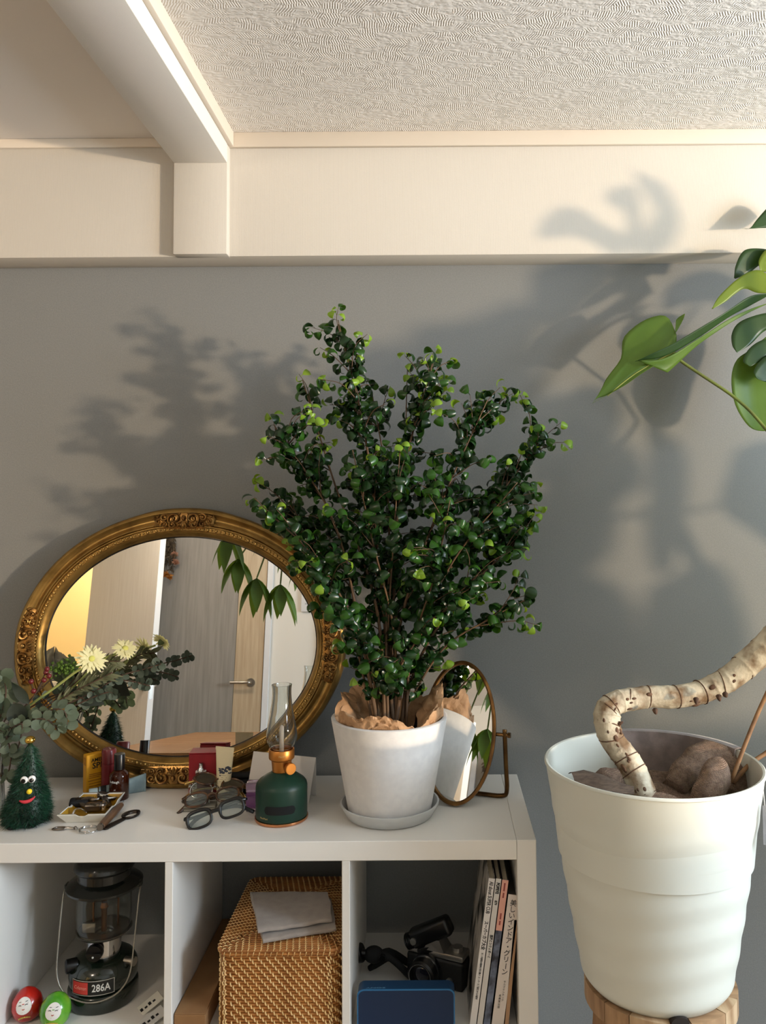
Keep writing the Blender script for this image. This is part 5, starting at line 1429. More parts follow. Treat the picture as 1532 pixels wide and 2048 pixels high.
# camping lantern -----------------------------------------------------
p0 = base(206, 2036, ZF, 0.075)
cl = thing('camping_lantern', 'dark green camping lantern with glass globe and wire bail in left compartment', 'lantern', p0, radians(4))
cl.scale = (0.97, 0.97, 0.945)
CG = M('lantern_green_enamel', rgb(20, 30, 22), 0.16, coat=0.6); CK = M('lantern_black_enamel', rgb(14, 18, 16), 0.2, coat=0.5)
MB().lathe([(0, 0), (0.070, 0), (0.0725, 0.003), (0.0725, 0.030), (0.071, 0.034), (0.066, 0.037), (0, 0.037)], 64).build('foot_ring', CG, cl)
MB().lathe([(0, 0.0372), (0.066, 0.0372), (0.0700, 0.045), (0.0715, 0.060), (0.0695, 0.074), (0.062, 0.087), (0.050, 0.095), (0.036, 0.099), (0, 0.100)], 64).build('fuel_tank', CG, cl, smooth=60)
MB().lathe([(0, 0.094), (0.036, 0.094), (0.036, 0.138), (0, 0.138)], 48).build('burner_collar', CHR, cl, smooth=40)
MB().lathe([(0.020, 0.1395), (0.048, 0.1405), (0.056, 0.144), (0.0585, 0.149), (0.056, 0.1495), (0.052, 0.146), (0.020, 0.1445)], 56, closed=True).build('globe_seat', STEEL, cl, smooth=40)
gp = [(0.0545, 0.1500), (0.0565, 0.162), (0.0575, 0.190), (0.0565, 0.222), (0.0535, 0.236)]
MB().lathe(gp + [(r - 0.0018, z) for r, z in reversed(gp)], 56, closed=True).build('glass_globe', M('globe_glass', rgb(240, 242, 238), 0.02, trans=1.0, ior=1.3), cl, smooth=60)
MB().lathe([(0, 0.143), (0.006, 0.143), (0.006, 0.19), (0.009, 0.195), (0.006, 0.205), (0, 0.205)], 16).build('burner_tube', M('dull_brass', rgb(130, 84, 50), 0.4, 0.8), cl)
b = MB()
for a in (0.6, 2.7): b.tube([(0.03 * cos(a), 0.03 * sin(a), 0.143), (0.03 * cos(a), 0.03 * sin(a), 0.236)], 0.0022, 6)
b.build('support_rod', M('dull_brass', rgb(130, 84, 50), 0.4, 0.8), cl)
MB().box(-0.040, -0.012, -0.022, -0.014, 0.1495, 0.170, r=0.001, seg=1).build('heat_shield', STEEL, cl)
MB().lathe([(0, 0.2365), (0.052, 0.2365), (0.070, 0.238), (0.0795, 0.2445), (0.0800, 0.249), (0.074, 0.254), (0.060, 0.260), (0.056, 0.263), (0.056, 0.280), (0.062, 0.283), (0.064, 0.288), (0.062, 0.296), (0.056, 0.304), (0.040, 0.309), (0, 0.310)], 64).build('ventilator', CK, cl, smooth=35)
b = MB(); b.T = Matrix.Translation((-0.004, -0.036, 0.120)) @ Matrix.Rotation(pi / 2, 4, 'X'); b.lathe([(0.008, 0), (0.008, 0.004), (0.017, 0.005), (0.0175, 0.009), (0.0165, 0.018), (0, 0.0185)], 24)
kb_ = b.build('valve_knob', BLK, cl, smooth=40)
b = MB(); b.box(-0.019, 0.011, -0.0605, -0.0535, 0.1165, 0.1235, r=0.002, seg=2); b.build('knob_grip', BLK, kb_)
MB().sphere((-0.004, -0.0607, 0.1165), 0.0022, 8, 6).build('knob_dot', WINK, kb_, smooth=180)
b = MB(); d = V((-0.062, -0.03, 0)).normalized(); b.T = frame((-0.047, -0.026, 0.086), V((0, 0, 1)).cross(V((-.8, -.4, .6))), V((0, 0, 1))); b.lathe([(0, 0), (0.014, 0), (0.0145, 0.002), (0.0145, 0.022), (0.012, 0.024), (0, 0.024)], 22)
b.build('fuel_cap', BLK, cl, smooth=40)
b = MB(); b.T = frame((0.052, -0.022, 0.088), V((0, 0, 1)).cross(V((.9, -.3, .5))), V((0, 0, 1))); b.lathe([(0, 0), (0.008, 0), (0.008, 0.016), (0.0095, 0.017), (0.0095, 0.024), (0, 0.025)], 18)
b.build('pump_knob', STEEL, cl, smooth=40)
bp1 = [(x * 0.95, y * 0.80, z) for x, y, z in [(-0.079, -0.006, 0.244), (-0.084, -0.012, 0.243), (-0.0845, -0.030, 0.225), (-0.083, -0.060, 0.150), (-0.079, -0.082, 0.085), (-0.060, -0.091, 0.052), (-0.03, -0.094, 0.036), (0.0, -0.095, 0.031), (0.03, -0.094, 0.036), (0.060, -0.091, 0.052), (0.079, -0.082, 0.085), (0.083, -0.060, 0.150), (0.0845, -0.030, 0.225), (0.084, -0.012, 0.243), (0.079, -0.006, 0.244)]]
MB().tube(smoothpath(bp1, 5), 0.0017, 8).build('wire_bail', M('bail_wire', rgb(150, 146, 136), 0.35, 0.8), cl, smooth=180)
for sg in (-1, 1): MB().box(sg * 0.072, sg * 0.0815, -0.014, 0.004, 0.2395, 0.252, r=0.002, seg=1).build('bail_lug', CK, cl)
a0 = radians(-92)
def curved_plate(parent, name, mat, r, x0, x1, z0, z1, n=14):
    b = MB(); vs = []; fs = []
    for i in range(n + 1):
        a = a0 + lerp(x0, x1, i / n) / r
        for z in (z0, z1): vs.append((r * cos(a), r * sin(a), z))
    for i in range(n): fs.append((2 * i, 2 * i + 2, 2 * i + 3, 2 * i + 1))
    return b.add(vs, fs).build(name, mat, parent, smooth=60)
curved_plate(cl, 'badge_border', M('badge_silver', rgb(176, 172, 164), 0.4), 0.0731, -0.047, 0.047, 0.0425, 0.0735)
curved_plate(cl, 'badge', M('badge_black', rgb(26, 28, 26), 0.4), 0.0733, -0.0455, 0.0455, 0.044, 0.072)
curved_plate(cl, 'red_badge', M('badge_red', rgb(196, 62, 60), 0.4), 0.0735, -0.044, -0.007, 0.0455, 0.0705)
text('Coleman', 0.0105, M('badge_pink', rgb(226, 150, 140), 0.5), cl, None, shear=0.2, wrapfn=cyl_wrap(0.0737, 0.058, a0 - 0.0255 / 0.0735), sx=0.8)
text('286A', 0.0215, WINK, cl, None, bold=0.0003, wrapfn=cyl_wrap(0.0737, 0.058, a0 + 0.020 / 0.0735), sx=0.8)

# two painted dolls ------------------------------------------------------
def doll(loc, col, col2, lab, lean, acc):
    o = thing('daruma_doll', lab, 'doll', loc, (0, radians(lean), radians(8)))
    m_ = M('doll_' + acc, col, 0.25, coat=0.6, col2=col2, nscale=14, mix=(0.45, 0.6))
    def prof_(z): return interp([0, .004, .012, .028, .042, .054, .060, .062], [.012, .022, .0275, .030, .0265, .017, .007, .0], z)
    zz = [0, .002, .004, .008, .012, .02, .028, .035, .042, .048, .054, .058, .0605, .062]
    MB().lathe([(0, 0)] + [(prof_(z) , z) for z in zz], 36).build('body', m_, o, smooth=60)
    def surf(x, z, off):
        r = prof_(z) + off; return V((x, -sqrt(max(1e-8, r * r - x * x)), z))
    b = MB(); vs = [surf(0.002, 0.038, .0007)]
    n = 20
    for k in (0.5, 1.0):
        for i in range(n):
            t = 2 * pi * i / n; vs.append(surf(0.002 + 0.0145 * k * cos(t) * (1 - .12 * sin(t)), 0.038 + 0.0145 * k * sin(t), 0.0007))
    fs = [(0, 1 + i, 1 + (i + 1) % n) for i in range(n)] + [(1 + i, 1 + n + i, 1 + n + (i + 1) % n, 1 + (i + 1) % n) for i in range(n)]
    fc = b.add(vs, fs).build('face', M('doll_white', rgb(232, 228, 222), 0.35), o, smooth=180)
    for sx in (-0.004, 0.008):
        b = MB(); b.tube([surf(sx - .0025, .0405, .0011), surf(sx, .0415, .0011), surf(sx + .0025, .0405, .0011)], 0.0006, 5); b.build('eye', INK, fc, smooth=None)
        b = MB(); b.tube([surf(sx - .002, .0455, .0011), surf(sx + .002, .046, .0011)], 0.0005, 5); b.build('eyebrow', INK, fc, smooth=None)
    b = MB(); b.tube([surf(0, .034, .0011), surf(.0022, .0328, .0011), surf(.0045, .034, .0011)], 0.0008, 5); b.build('mouth', M('doll_lip', rgb(176, 70, 50), 0.5), fc, smooth=None)
    b = MB()
    for i in range(8):
        t = i / 7 - .5; p = surf(.002 + .02 * t, .018 - .01 * t * t, .001); b.sphere(p, .0017, 6, 4)
    b.build('gold_ornament', M('doll_gold', rgb(206, 178, 90), 0.4, 0.4), o, smooth=180, kind='stuff')
    return o
doll(base(57, 2052, ZF, 0.026), rgb(190, 34, 22), rgb(150, 22, 16), 'red painted egg shaped doll leaning left in the left compartment', -6, 'red')
doll(base(108, 2064, ZF, 0.026), rgb(70, 150, 30), rgb(120, 180, 50), 'green painted egg shaped doll beside the red one', 5, 'green')
# paper sachets ----------------------------------------------------------
for i, (x, y, rz, tl_, col, lab) in enumerate(((318, 2018, 38, 24, rgb(226, 222, 210), 'white printed paper sachet leaning on the divider, upper of two'), (324, 2046, 40, 20, rgb(206, 204, 200), 'pale grey printed sachet below the white one by the divider'))):
    o = thing('paper_sachet', lab, 'sachet', on(x, y, ZF) + V((-0.028, 0, 0.0015)), (0, radians(-tl_), radians(rz)))
    m_ = M('sachet_%d' % i, col, 0.5, bump=0.2, bscale=60)
    MB().box(-0.04, 0.036, -0.017, 0.017, 0.0, 0.003, r=0.001, seg=1).build('wrapper', m_, o)
    b = MB()
    for q in range(6): b.box(-0.028 + q * 0.009, -0.0225 + q * 0.009, -0.006, 0.004 - (q % 2) * 0.004, 0.003, 0.0033)
    b.build('print', INK, o, smooth=None, kind='stuff')

# rattan basket --------------------------------------------------------------
BX0, BX1, BYF, BYB = -0.437, -0.192, -0.398, -0.085
BW, BD = BX1 - BX0, BYB - BYF
bc = V(((BX0 + BX1) / 2, (BYF + BYB) / 2, ZF))
bk = thing('rattan_basket', 'woven brown rattan basket with a matching lid in the middle compartment', 'basket', bc)
RAT = M('rattan_core', rgb(186, 124, 62), 0.42, col2=rgb(150, 94, 42), nscale=26, nstretch=(1, 1, 3), mix=(0.3, 0.7)); RATL = M('rattan_peel', rgb(236, 200, 142), 0.35, col2=rgb(214, 172, 110), nscale=30); RATD = M('rattan_lid_core', rgb(172, 112, 56), 0.42, col2=rgb(132, 82, 40), nscale=26)
def rrect(w, d, r, n=6):
    pts = []
    for cx, cy, a0_ in ((w / 2 - r, -d / 2 + r, -pi / 2), (w / 2 - r, d / 2 - r, 0), (-w / 2 + r, d / 2 - r, pi / 2), (-w / 2 + r, -d / 2 + r, pi)):
        for i in range(n + 1):
            a = a0_ + pi / 2 * i / n; pts.append(V((cx + r * cos(a), cy + r * sin(a), 0)))
    return pts
def resample(pts, step):
    pts = pts + [pts[0]]; out = []; acc = 0.0
    for i in range(len(pts) - 1):
        a, c = pts[i], pts[i + 1]; l = (c - a).length; t = acc
        while t < l: out.append((lerp(a, c, t / l), (c - a).normalized())); t += step
        acc = t - l
    return out
HB = 0.147; NR = 24; pitch = HB / NR
ringp = rrect(BW - 0.012, BD - 0.012, 0.022)
b_ = MB().tube(ringp, pitch * 0.56, 6, closed=True, flat=0.85)
rme = b_.mesh('rattan_coil', RAT, 180)
for k in range(NR):
    o = bpy.data.objects.new('rattan_coil', rme); COL.objects.link(o); o.parent = bk; o.location = (0, 0, pitch * (k + 0.5))
MB().box(-BW / 2 + 0.012, BW / 2 - 0.012, -BD / 2 + 0.012, BD / 2 - 0.012, 0, HB - 0.004).build('inner_liner', RATD, bk, smooth=None)
sb_ = MB()
samples = resample(rrect(BW - 0.012 + pitch * 1.0, BD - 0.012 + pitch * 1.0, 0.024), 0.0168)
for k in range(NR - 1):
    off = (-k * 0.0058) % 0.0168
    sm = resample(rrect(BW - 0.012 + pitch * 0.95, BD - 0.012 + pitch * 0.95, 0.024), 0.0168)
    for (p, t) in sm:
        q = p + t * off
        if q.y > 0.02 and abs(q.x) < BW / 2 - 0.02: continue
        n_ = V((t.y, -t.x, 0)); zc = pitch * (k + 1.0)
        sb_.tube([q + V((0, 0, zc - pitch * 0.62)) + t * 0.0014 - n_ * 0.001, q + t * 0.0006 + n_ * 0.0016 + V((0, 0, zc - pitch * .3)), q - t * 0.0006 + n_ * 0.0016 + V((0, 0, zc + pitch * .3)), q - t * 0.0014 - n_ * 0.001 + V((0, 0, zc + pitch * 0.62))], 0.0016, 5)
sb_.build('cane_stitches', RATL, bk, smooth=180, kind='stuff')
# lid: concentric coils
lid = MB().box(-BW / 2 + 0.004, BW / 2 - 0.004, -BD / 2 + 0.004, BD / 2 - 0.004, HB + 0.003, HB + 0.0105, r=0.003, seg=1).build('lid', RATD, bk)
ZL = HB + 0.0105
st_ = MB()
for k in range(18):
    ins = 0.004 + k * 0.0064; w, d = BW - 2 * ins + 0.006, BD - 2 * ins + 0.006
    if w < 0.012: break
    z = ZL + 0.0008 * min(k, 6)
    rp_ = rrect(w, d, max(0.004, min(0.02, w * 0.45)))
    MB().tube([p + V((0, 0, z)) for p in rp_], 0.0036, 6, closed=True).build('lid_coil', RATD, lid, smooth=180)
    off = (k * 0.0042) % 0.0125
    for (p, t) in resample(rp_, 0.0125):
        q = p + t * off; n_ = V((-t.y, t.x, 0))
        st_.tube([q - n_ * 0.0042 + V((0, 0, z + .0012)) - t * .0012, q + V((0, 0, z + .0041)), q + n_ * .0048 + t * .0014 + V((0, 0, z + .002))], 0.0011, 4)
for (p, t) in resample(rrect(BW + 0.001, BD + 0.001, 0.022), 0.0115):
    st_.tube([p + V((0, 0, HB + 0.001)) - t * .0015, p + V((t.y, -t.x, 0)) * .0012 + V((0, 0, HB + .007)), p + t * .0015 + V((0, 0, ZL + .001))], 0.0012, 4)
st_.build('lid_stitches', RATL, lid, smooth=180, kind='stuff')
for k in range(2):
    MB().tube([p + V((0, 0, HB + 0.0035 + k * 0.005)) for p in rrect(BW - 0.004, BD - 0.004, 0.022)], 0.0030, 6, closed=True).build('lid_coil', RAT, lid, smooth=180)
# folded towel ----------------------------------------------------------------
ZW = bc.z + ZL + 0.0095
TW = M('grey_beige_towel', rgb(160, 150, 142), 0.95, sheen=0.3, bump=0.7, bscale=900, bdist=0.0012, col2=rgb(148, 138, 130), nscale=50)
g1, g2, g3, g4 = on(525, 1890, ZW), on(672, 1866, ZW), on(662, 1806, ZW), on(508, 1806, ZW)
gc = (g1 + g2 + g3 + g4) / 4
tw_ = thing('folded_towel', 'folded grey beige towel lying on the rattan basket lid', 'towel', (gc.x, gc.y, ZW))
def layer(z0, th, ins, seed, sh_=V((0, 0, 0))):
    def fn(u, v):
        # closed cushion section: u around, v along
        a = 2 * pi * u
        uu = 0.5 + 0.5 * (1 if cos(a) > 0 else -1) * abs(cos(a)) ** 0.35
        p = lerp(lerp(g1, g2, v), lerp(g4, g3, v), lerp(ins, 1 - ins, uu)) - gc
        z = z0 + th * 0.5 + th * 0.5 * (1 if sin(a) > 0 else -1) * abs(sin(a)) ** 0.6
        p = V((p.x, p.y, z)) + sh_
        nz = mnoise.noise_vector(p * 26 + V((seed, 0, 0))) * 0.004
        return p + V((nz.x, nz.y, abs(nz.z) * 0.7 * (1 if z > 0.004 else 0)))
    b = MB().grid(fn, 28, 26, closeu=True)
    n0 = [i * 27 for i in range(28)]; n1 = [i * 27 + 26 for i in range(28)]
    b.f.append(tuple(n0)); b.f.append(tuple(reversed(n1))); b.mi += [0, 0]
    return b
layer(0.0, 0.013, 0.0, 1).build('lower_fold', TW, tw_, smooth=80)
layer(0.0135, 0.013, 0.02, 5, V((-0.008, 0.004, 0))).build('upper_fold', TW, tw_, smooth=80)
# cardboard box -----------------------------------------------------------------
cbx = thing('cardboard_box', 'flat brown cardboard box squeezed beside the rattan basket', 'box', (-0.4855, -0.215, ZF))
KR = M('cardboard', rgb(150, 112, 72), 0.85, col2=rgb(140, 102, 64), nscale=20)
MB().box(-0.034, 0.028, -0.185, 0.185, 0, 0.0375, r=0.0012, seg=1).build('carton', KR, cbx, smooth=30)
MB().box(-0.0335, 0.0265, -0.1845, 0.185, 0.038, 0.0395, r=0.0006, seg=1).build('lid_flap', KR, cbx, smooth=30)

# blue speaker --------------------------------------------------------------------
p0 = on(813, 2047, ZF); 
spk = thing('bluetooth_speaker', 'dark blue rounded portable speaker lying in the right compartment', 'speaker', (p0.x, -0.38, ZF))
spk.scale = (1, 0.36, 0.87)
SBL = M('navy_mesh', rgb(14, 38, 70), 0.6, bump=0.4, bscale=1400, bdist=0.0008); SBT = M('blue_rubber', rgb(24, 58, 92), 0.5); SBR = M('blue_bezel', rgb(40, 104, 150), 0.35)
def rr(w, h, r, n=6):
    return [(p.x, p.y) for p in rrect(w, h, r, n)]
b = MB(); b.T = Matrix.Translation((0, 0.03, 0.0465)) @ Matrix.Rotation(pi / 2, 4, 'X')
b.prism(rr(0.192, 0.086, 0.013), -0.028, 0.0575); b.build('housing', SBT, spk, smooth=30)
b = MB(); b.T = Matrix.Translation((0, 0.03, 0.0465)) @ Matrix.Rotation(pi / 2, 4, 'X')
o_, i_ = rr(0.193, 0.087, 0.0135), rr(0.188, 0.082, 0.012); n = len(o_)
vs = [(x, y, 0.055) for x, y in o_] + [(x, y, 0.0600) for x, y in o_] + [(x, y, 0.0612) for x, y in i_] + [(x, y, 0.0555) for x, y in i_]
fs = []
for k in range(4):
    for i in range(n): fs.append((k * n + i, k * n + (i + 1) % n, ((k + 1) % 4) * n + (i + 1) % n, ((k + 1) % 4) * n + i))
b.add(vs, fs).build('bezel', SBR, spk, smooth=40)
b = MB(); b.T = Matrix.Translation((0, 0.03, 0.0465)) @ Matrix.Rotation(pi / 2, 4, 'X'); b.prism(rr(0.1878, 0.0818, 0.012), 0.0576, 0.0603); b.build('grille', SBL, spk, smooth=30)
for sx in (-0.06, 0.06): MB().box(sx - 0.02, sx + 0.02, -0.02, 0.04, 0.0, 0.004, r=0.001, seg=1).build('rubber_foot', BLKM, spk)
text('SONY', 0.0125, M('speaker_print', rgb(80, 120, 150), 0.4), spk, frame((-0.060, -0.012, 0.0898), (-1, 0, 0), (0, -1, 0)), bold=0.0003, sx=1.15)

# film camera ----------------------------------------------------------------------
cx_ = at(877, 1985, -0.225)
cmr = thing('film_camera', 'black and silver film camera with hand grip behind the blue speaker', 'camera', (cx_.x, -0.225, ZF), radians(-24))
LEA = M('black_leatherette', rgb(17, 17, 17), 0.55, bump=0.5, bscale=500); SIL = M('satin_silver', rgb(168, 165, 160), 0.35, 0.9)
MB().box(-0.066, 0.066, -0.022, 0.022, 0.0, 0.060, r=0.006, seg=3).build('body', LEA, cmr)
MB().box(-0.066, 0.066, -0.0215, 0.0215, 0.0605, 0.074, r=0.004, seg=2).build('top_plate', SIL, cmr)
b = MB(); b.add([(-0.024, -0.024, 0.0742), (0.024, -0.024, 0.0742), (0.024, 0.018, 0.0742), (-0.024, 0.018, 0.0742), (-0.012, -0.022, 0.097), (0.012, -0.022, 0.097), (0.010, 0.012, 0.097), (-0.010, 0.012, 0.097)], [(3, 2, 1, 0), (4, 5, 6, 7), (0, 1, 5, 4), (1, 2, 6, 5), (2, 3, 7, 6), (3, 0, 4, 7)]).build('prism_hump', SIL, cmr, smooth=None)
b = MB(); b.T = Matrix.Translation((-0.016, -0.022, 0.036)) @ Matrix.Rotation(pi / 2, 4, 'X')
b.lathe([(0.031, 0), (0.032, 0.004), (0.032, 0.012), (0.029, 0.014), (0.0305, 0.016), (0.0305, 0.034), (0.027, 0.038), (0.0245, 0.038), (0.022, 0.031), (0, 0.031)], 40)
lz = b.build('lens_barrel', BLK, cmr, smooth=35)
for r_, z_ in ((0.0312, 0.0145), (0.0255, 0.0385)):
    b = MB(); b.T = Matrix.Translation((-0.016, -0.022, 0.036)) @ Matrix.Rotation(pi / 2, 4, 'X'); b.lathe([(r_ - 0.0012, z_), (r_, z_), (r_, z_ + 0.0009), (r_ - 0.0012, z_ + 0.0009)], 40, closed=True); b.build('silver_ring', CHR, lz, smooth=40)
b = MB(); b.T = Matrix.Translation((-0.016, -0.022, 0.036)) @ Matrix.Rotation(pi / 2, 4, 'X'); b.sphere((0, 0, 0.027), 0.02, 20, 10, (1, 1, 0.35)); b.build('front_element', M('lens_glass', rgb(30, 30, 40), 0.03, coat=1.0), lz, smooth=180)
b = MB(); b.lathe([(0, 0.0742), (0.011, 0.0742), (0.011, 0.083), (0, 0.083)], 20, c=(0.046, 0, 0)); b.build('shutter_dial', SIL, cmr)
b = MB(); b.lathe([(0, 0.0742), (0.011, 0.0742), (0.011, 0.080), (0, 0.080)], 20, c=(-0.046, 0, 0)); b.build('rewind_knob', SIL, cmr)
b = MB(); b.T = Matrix.Translation((0.036, -0.022, 0.020)) @ Matrix.Rotation(pi / 2, 4, 'X'); b.lathe([(0, 0), (0.007, 0), (0.007, 0.006), (0, 0.007)], 16); b.build('self_timer', SIL, cmr)
fl = thing('pistol_grip', 'folded black pistol grip resting on top of the film camera', 'camera grip', cmr.location + V((-0.014, -0.004, 0.0742)), (0, radians(-27), radians(-18)))
MB().box(-0.036, 0.064, -0.017, 0.017, 0.010, 0.050, r=0.010, seg=3).build('grip_body', BLK, fl)
MB().box(-0.030, 0.022, -0.014, 0.014, -0.006, 0.0105, r=0.004, seg=2).build('shoe_block', BLK, fl)
for q in range(3):
    b = MB(); b.T = Matrix.Translation((-0.037 - q * 0.0045, 0, 0.028)) @ Matrix.Rotation(pi / 2, 4, 'Y'); b.tube([(0.0155 * cos(2 * pi * i / 24), 0.0155 * sin(2 * pi * i / 24), 0) for i in range(24)], 0.002, 8, closed=True); b.build('ring', BLK, fl, smooth=180)
b = MB(); b.T = Matrix.Translation((-0.025, -0.017, 0.030)) @ Matrix.Rotation(pi / 2, 4, 'X'); b.lathe([(0, 0), (0.007, 0), (0.007, 0.004), (0.003, 0.005), (0, 0.004)], 18); b.build('screw', SIL, fl)
# mini tripod
tx = on(762, 1978, ZF)
mt_ = thing('mini_tripod', 'small black table tripod behind the blue speaker left of the camera', 'tripod', (tx.x, -0.215, ZF), radians(0))
b = MB(); b.T = Matrix.Translation((-0.048, 0.0, 0.056)) @ Matrix.Rotation(radians(72), 4, 'Y') @ Matrix.Rotation(radians(10), 4, 'X'); b.lathe([(0, -0.006), (0.018, -0.006), (0.0195, -0.004), (0.0195, 0.004), (0.018, 0.006), (0, 0.006)], 28); b.build('head_disc', BLK, mt_, smooth=40)
b = MB(); b.T = Matrix.Translation((-0.055, -0.002, 0.057)) @ Matrix.Rotation(radians(-108), 4, 'Y'); b.lathe([(0, 0), (0.006, 0), (0.005, 0.004), (0, 0.005)], 16); b.build('mount_screw', SIL, mt_, smooth=40)
MB().sphere((-0.018, 0.0, 0.052), 0.0175, 18, 12, (1.25, 1, 1)).build('ball_joint', BLKM, mt_, smooth=180)
MB().tube([(-0.045, 0, 0.056), (-0.018, 0, 0.052)], 0.008, 12).build('neck', BLK, mt_, smooth=60)
MB().tube([(0.002, -0.010, 0.053), (0.002, -0.022, 0.054)], 0.0065, 12).build('lock_knob', BLK, mt_, smooth=60)
for (ex, ey) in ((0.068, -0.012), (0.060, 0.045), (-0.03, 0.03)):
    MB().tube(smoothpath([(-0.008, 0, 0.050), (0.02, ey * 0.4, 0.046), (ex, ey, 0.006)], 5), [0.009] * 5 + [0.0075] * 5 + [0.006], 10).build('leg', BLKM, mt_, smooth=180)

# books ------------------------------------------------------------------------------
PAGE = M('book_pages', rgb(196, 186, 164), 0.9, col2=rgb(150, 140, 120), nscale=3, nstretch=(260, 1, 1), mix=(0.3, 0.7))
def book(lab, xb, th, hh, dp, lean, cover, spine, zoff=0.0, yf=-0.385, top_dark=None):
    """xb: X of the spine's lower left corner; leans right by `lean` degrees"""
    o = thing('book', lab, 'book', (xb, yf, ZF + th * sin(radians(lean))), (0, radians(lean), 0), group='books at the right end of the compartment')
    MB().box(0.0016, th - 0.0016, 0.002, dp - 0.003, 0.002, hh - 0.002).build('pages', top_dark or PAGE, o, smooth=None)
    MB().box(0, 0.0012, 0.0014, dp, 0, hh).build('cover', cover, o, smooth=None)
    MB().box(th - 0.0012, th, 0.0014, dp, 0, hh).build('cover', cover, o, smooth=None)
    MB().box(0, th, 0, 0.0014, 0, hh).build('spine', spine, o, smooth=None)
    return o
def spine_frame(th, z, down=True):
    # text running down the spine: X of text = -Z, Y of text = +X
    return frame((th / 2, -0.0003, z), (0, 0, -1), (1, 0, 0))
WH1 = M('white_cover', rgb(226, 222, 218), 0.45); WH2 = M('offwhite_cover', rgb(216, 212, 206), 0.45); PNK = M('pink_cover', rgb(226, 168, 150), 0.5)
PHOTO = M('photo_cover', rgb(196, 190, 182), 0.3, col2=rgb(34, 36, 36), nscale=16, ndetail=7, mix=(0.46, 0.58)); DKC = M('dark_cover', rgb(26, 24, 30), 0.4)
LNV = 8.2
bookA = book('white magazine with bold black title, leftmost of the leaning books', 0.060, 0.0125, 0.290, 0.22, LNV, PHOTO, WH1)
text('All about SUPER CUB', 0.0112, INK, bookA, frame((0.0062, -0.0003, 0.284), (0, 0, -1), (1, 0, 0)), align='LEFT', sx=0.62, bold=0.0001)
text('スーパーカブ大全', 0.0088, INK, bookA, frame((0.0062, -0.0003, 0.207), (0, 0, -1), (1, 0, 0)), align='LEFT', sx=0.80, bold=0.0002)
text('ホンダ創業の精神を受け継ぐ スーパーカブ誕生からの歴史', 0.0048, INK, bookA, frame((0.0062, -0.0003, 0.145), (0, 0, -1), (1, 0, 0)), align='LEFT', sx=0.72)
bookB = book('off white magazine with small dark title next to the leftmost magazine', 0.0745, 0.0105, 0.2895, 0.215, LNV, DKC, WH2)
text('POPEYE', 0.0088, INK, bookB, frame((0.0052, -0.0003, 0.282), (0, 0, -1), (1, 0, 0)), align='LEFT', sx=0.72, bold=0.0004)
text('879', 0.0072, INK, bookB, frame((0.0052, -0.0003, 0.247), (0, 0, -1), (1, 0, 0)), align='LEFT', sx=0.8, bold=0.0002)
text('部屋とシティボーイ', 0.0070, INK, bookB, frame((0.0052, -0.0003, 0.180), (0, 0, -1), (1, 0, 0)), align='LEFT', sx=0.72, bold=0.0001)
bookC = book('pink and dark photo spined book in the middle of the leaning books', 0.0873, 0.0125, 0.287, 0.215, LNV, DKC, M('dark_photo_spine', rgb(120, 130, 152), 0.35, col2=rgb(28, 28, 38), nscale=26, ndetail=6, mix=(0.42, 0.6)))
MB().box(0.0, 0.0125, -0.0003, 0.0, 0.188, 0.287).build('pink_band', PNK, bookC, smooth=None)
b = MB()
for z_, l_ in ((0.281, 0.016), (0.262, 0.010), (0.222, 0.012), (0.207, 0.008)): b.box(0.0045, 0.0075, -0.0006, -0.0003, z_ - l_, z_)
b.build('small_print', M('rose_print', rgb(150, 70, 66), 0.6), bookC, smooth=None, kind='stuff')
bookD = book('thick cream book with a vertical Japanese title beside the side panel', 0.1035, 0.0235, 0.2565, 0.20, LNV, DKC, M('cream_spine', rgb(222, 210, 200), 0.6), top_dark=M('dark_page_block', rgb(70, 64, 56), 0.9))
vtext('美しいインドア・グリーン', 0.0135, 0.0122, INK, bookD, frame((0.0120, -0.0003, 0.2400), (1, 0, 0), (0, 0, 1)))
vtext('セルフインテリア', 0.0048, 0.0052, M('grey_ink', rgb(110, 102, 96), 0.7), bookD, frame((0.0150, -0.0003, 0.088), (1, 0, 0), (0, 0, 1)))
vtext('成美堂出版', 0.0048, 0.0055, M('grey_ink', rgb(110, 102, 96), 0.7), bookD, frame((0.0092, -0.0003, 0.060), (1, 0, 0), (0, 0, 1)))
bookE = book('thin brown book against the shelf side panel', 0.1295, 0.0075, 0.208, 0.19, 6.0, M('brown_cover', rgb(96, 66, 46), 0.6), M('tan_spine', rgb(176, 138, 104), 0.6))
# ------------------------------------------------------------------ cloth in the big pot
SAND = M('taupe_burlap', rgb(150, 124, 104), 0.95, col2=rgb(124, 100, 84), nscale=120)
def weave(m, sc=900):
    nt = m.node_tree; N = nt.nodes; L = nt.links; b = N['Principled BSDF']
    tc = N.new('ShaderNodeTexCoord'); out = []
    for ax in ('X', 'Z'):
        w = N.new('ShaderNodeTexWave'); w.bands_direction = ax; w.inputs['Scale'].default_value = sc / 6.283; w.inputs['Distortion'].default_value = 1.5; w.inputs['Detail'].default_value = 1
        L.new(tc.outputs['Object'], w.inputs['Vector']); out.append(w.outputs['Fac'])
    a = N.new('ShaderNodeMath'); a.operation = 'ADD'; L.new(out[0], a.inputs[0]); L.new(out[1], a.inputs[1])
    bp = N.new('ShaderNodeBump'); bp.inputs['Strength'].default_value = 0.8; bp.inputs['Distance'].default_value = 0.002
    L.new(a.outputs[0], bp.inputs['Height']); L.new(bp.outputs[0], b.inputs['Normal'])
weave(SAND)
FELT = M('grey_felt', rgb(146, 130, 124), 0.95, sheen=0.4, bump=0.5, bscale=500, col2=rgb(120, 106, 100), nscale=30)
zr = BC.z + H
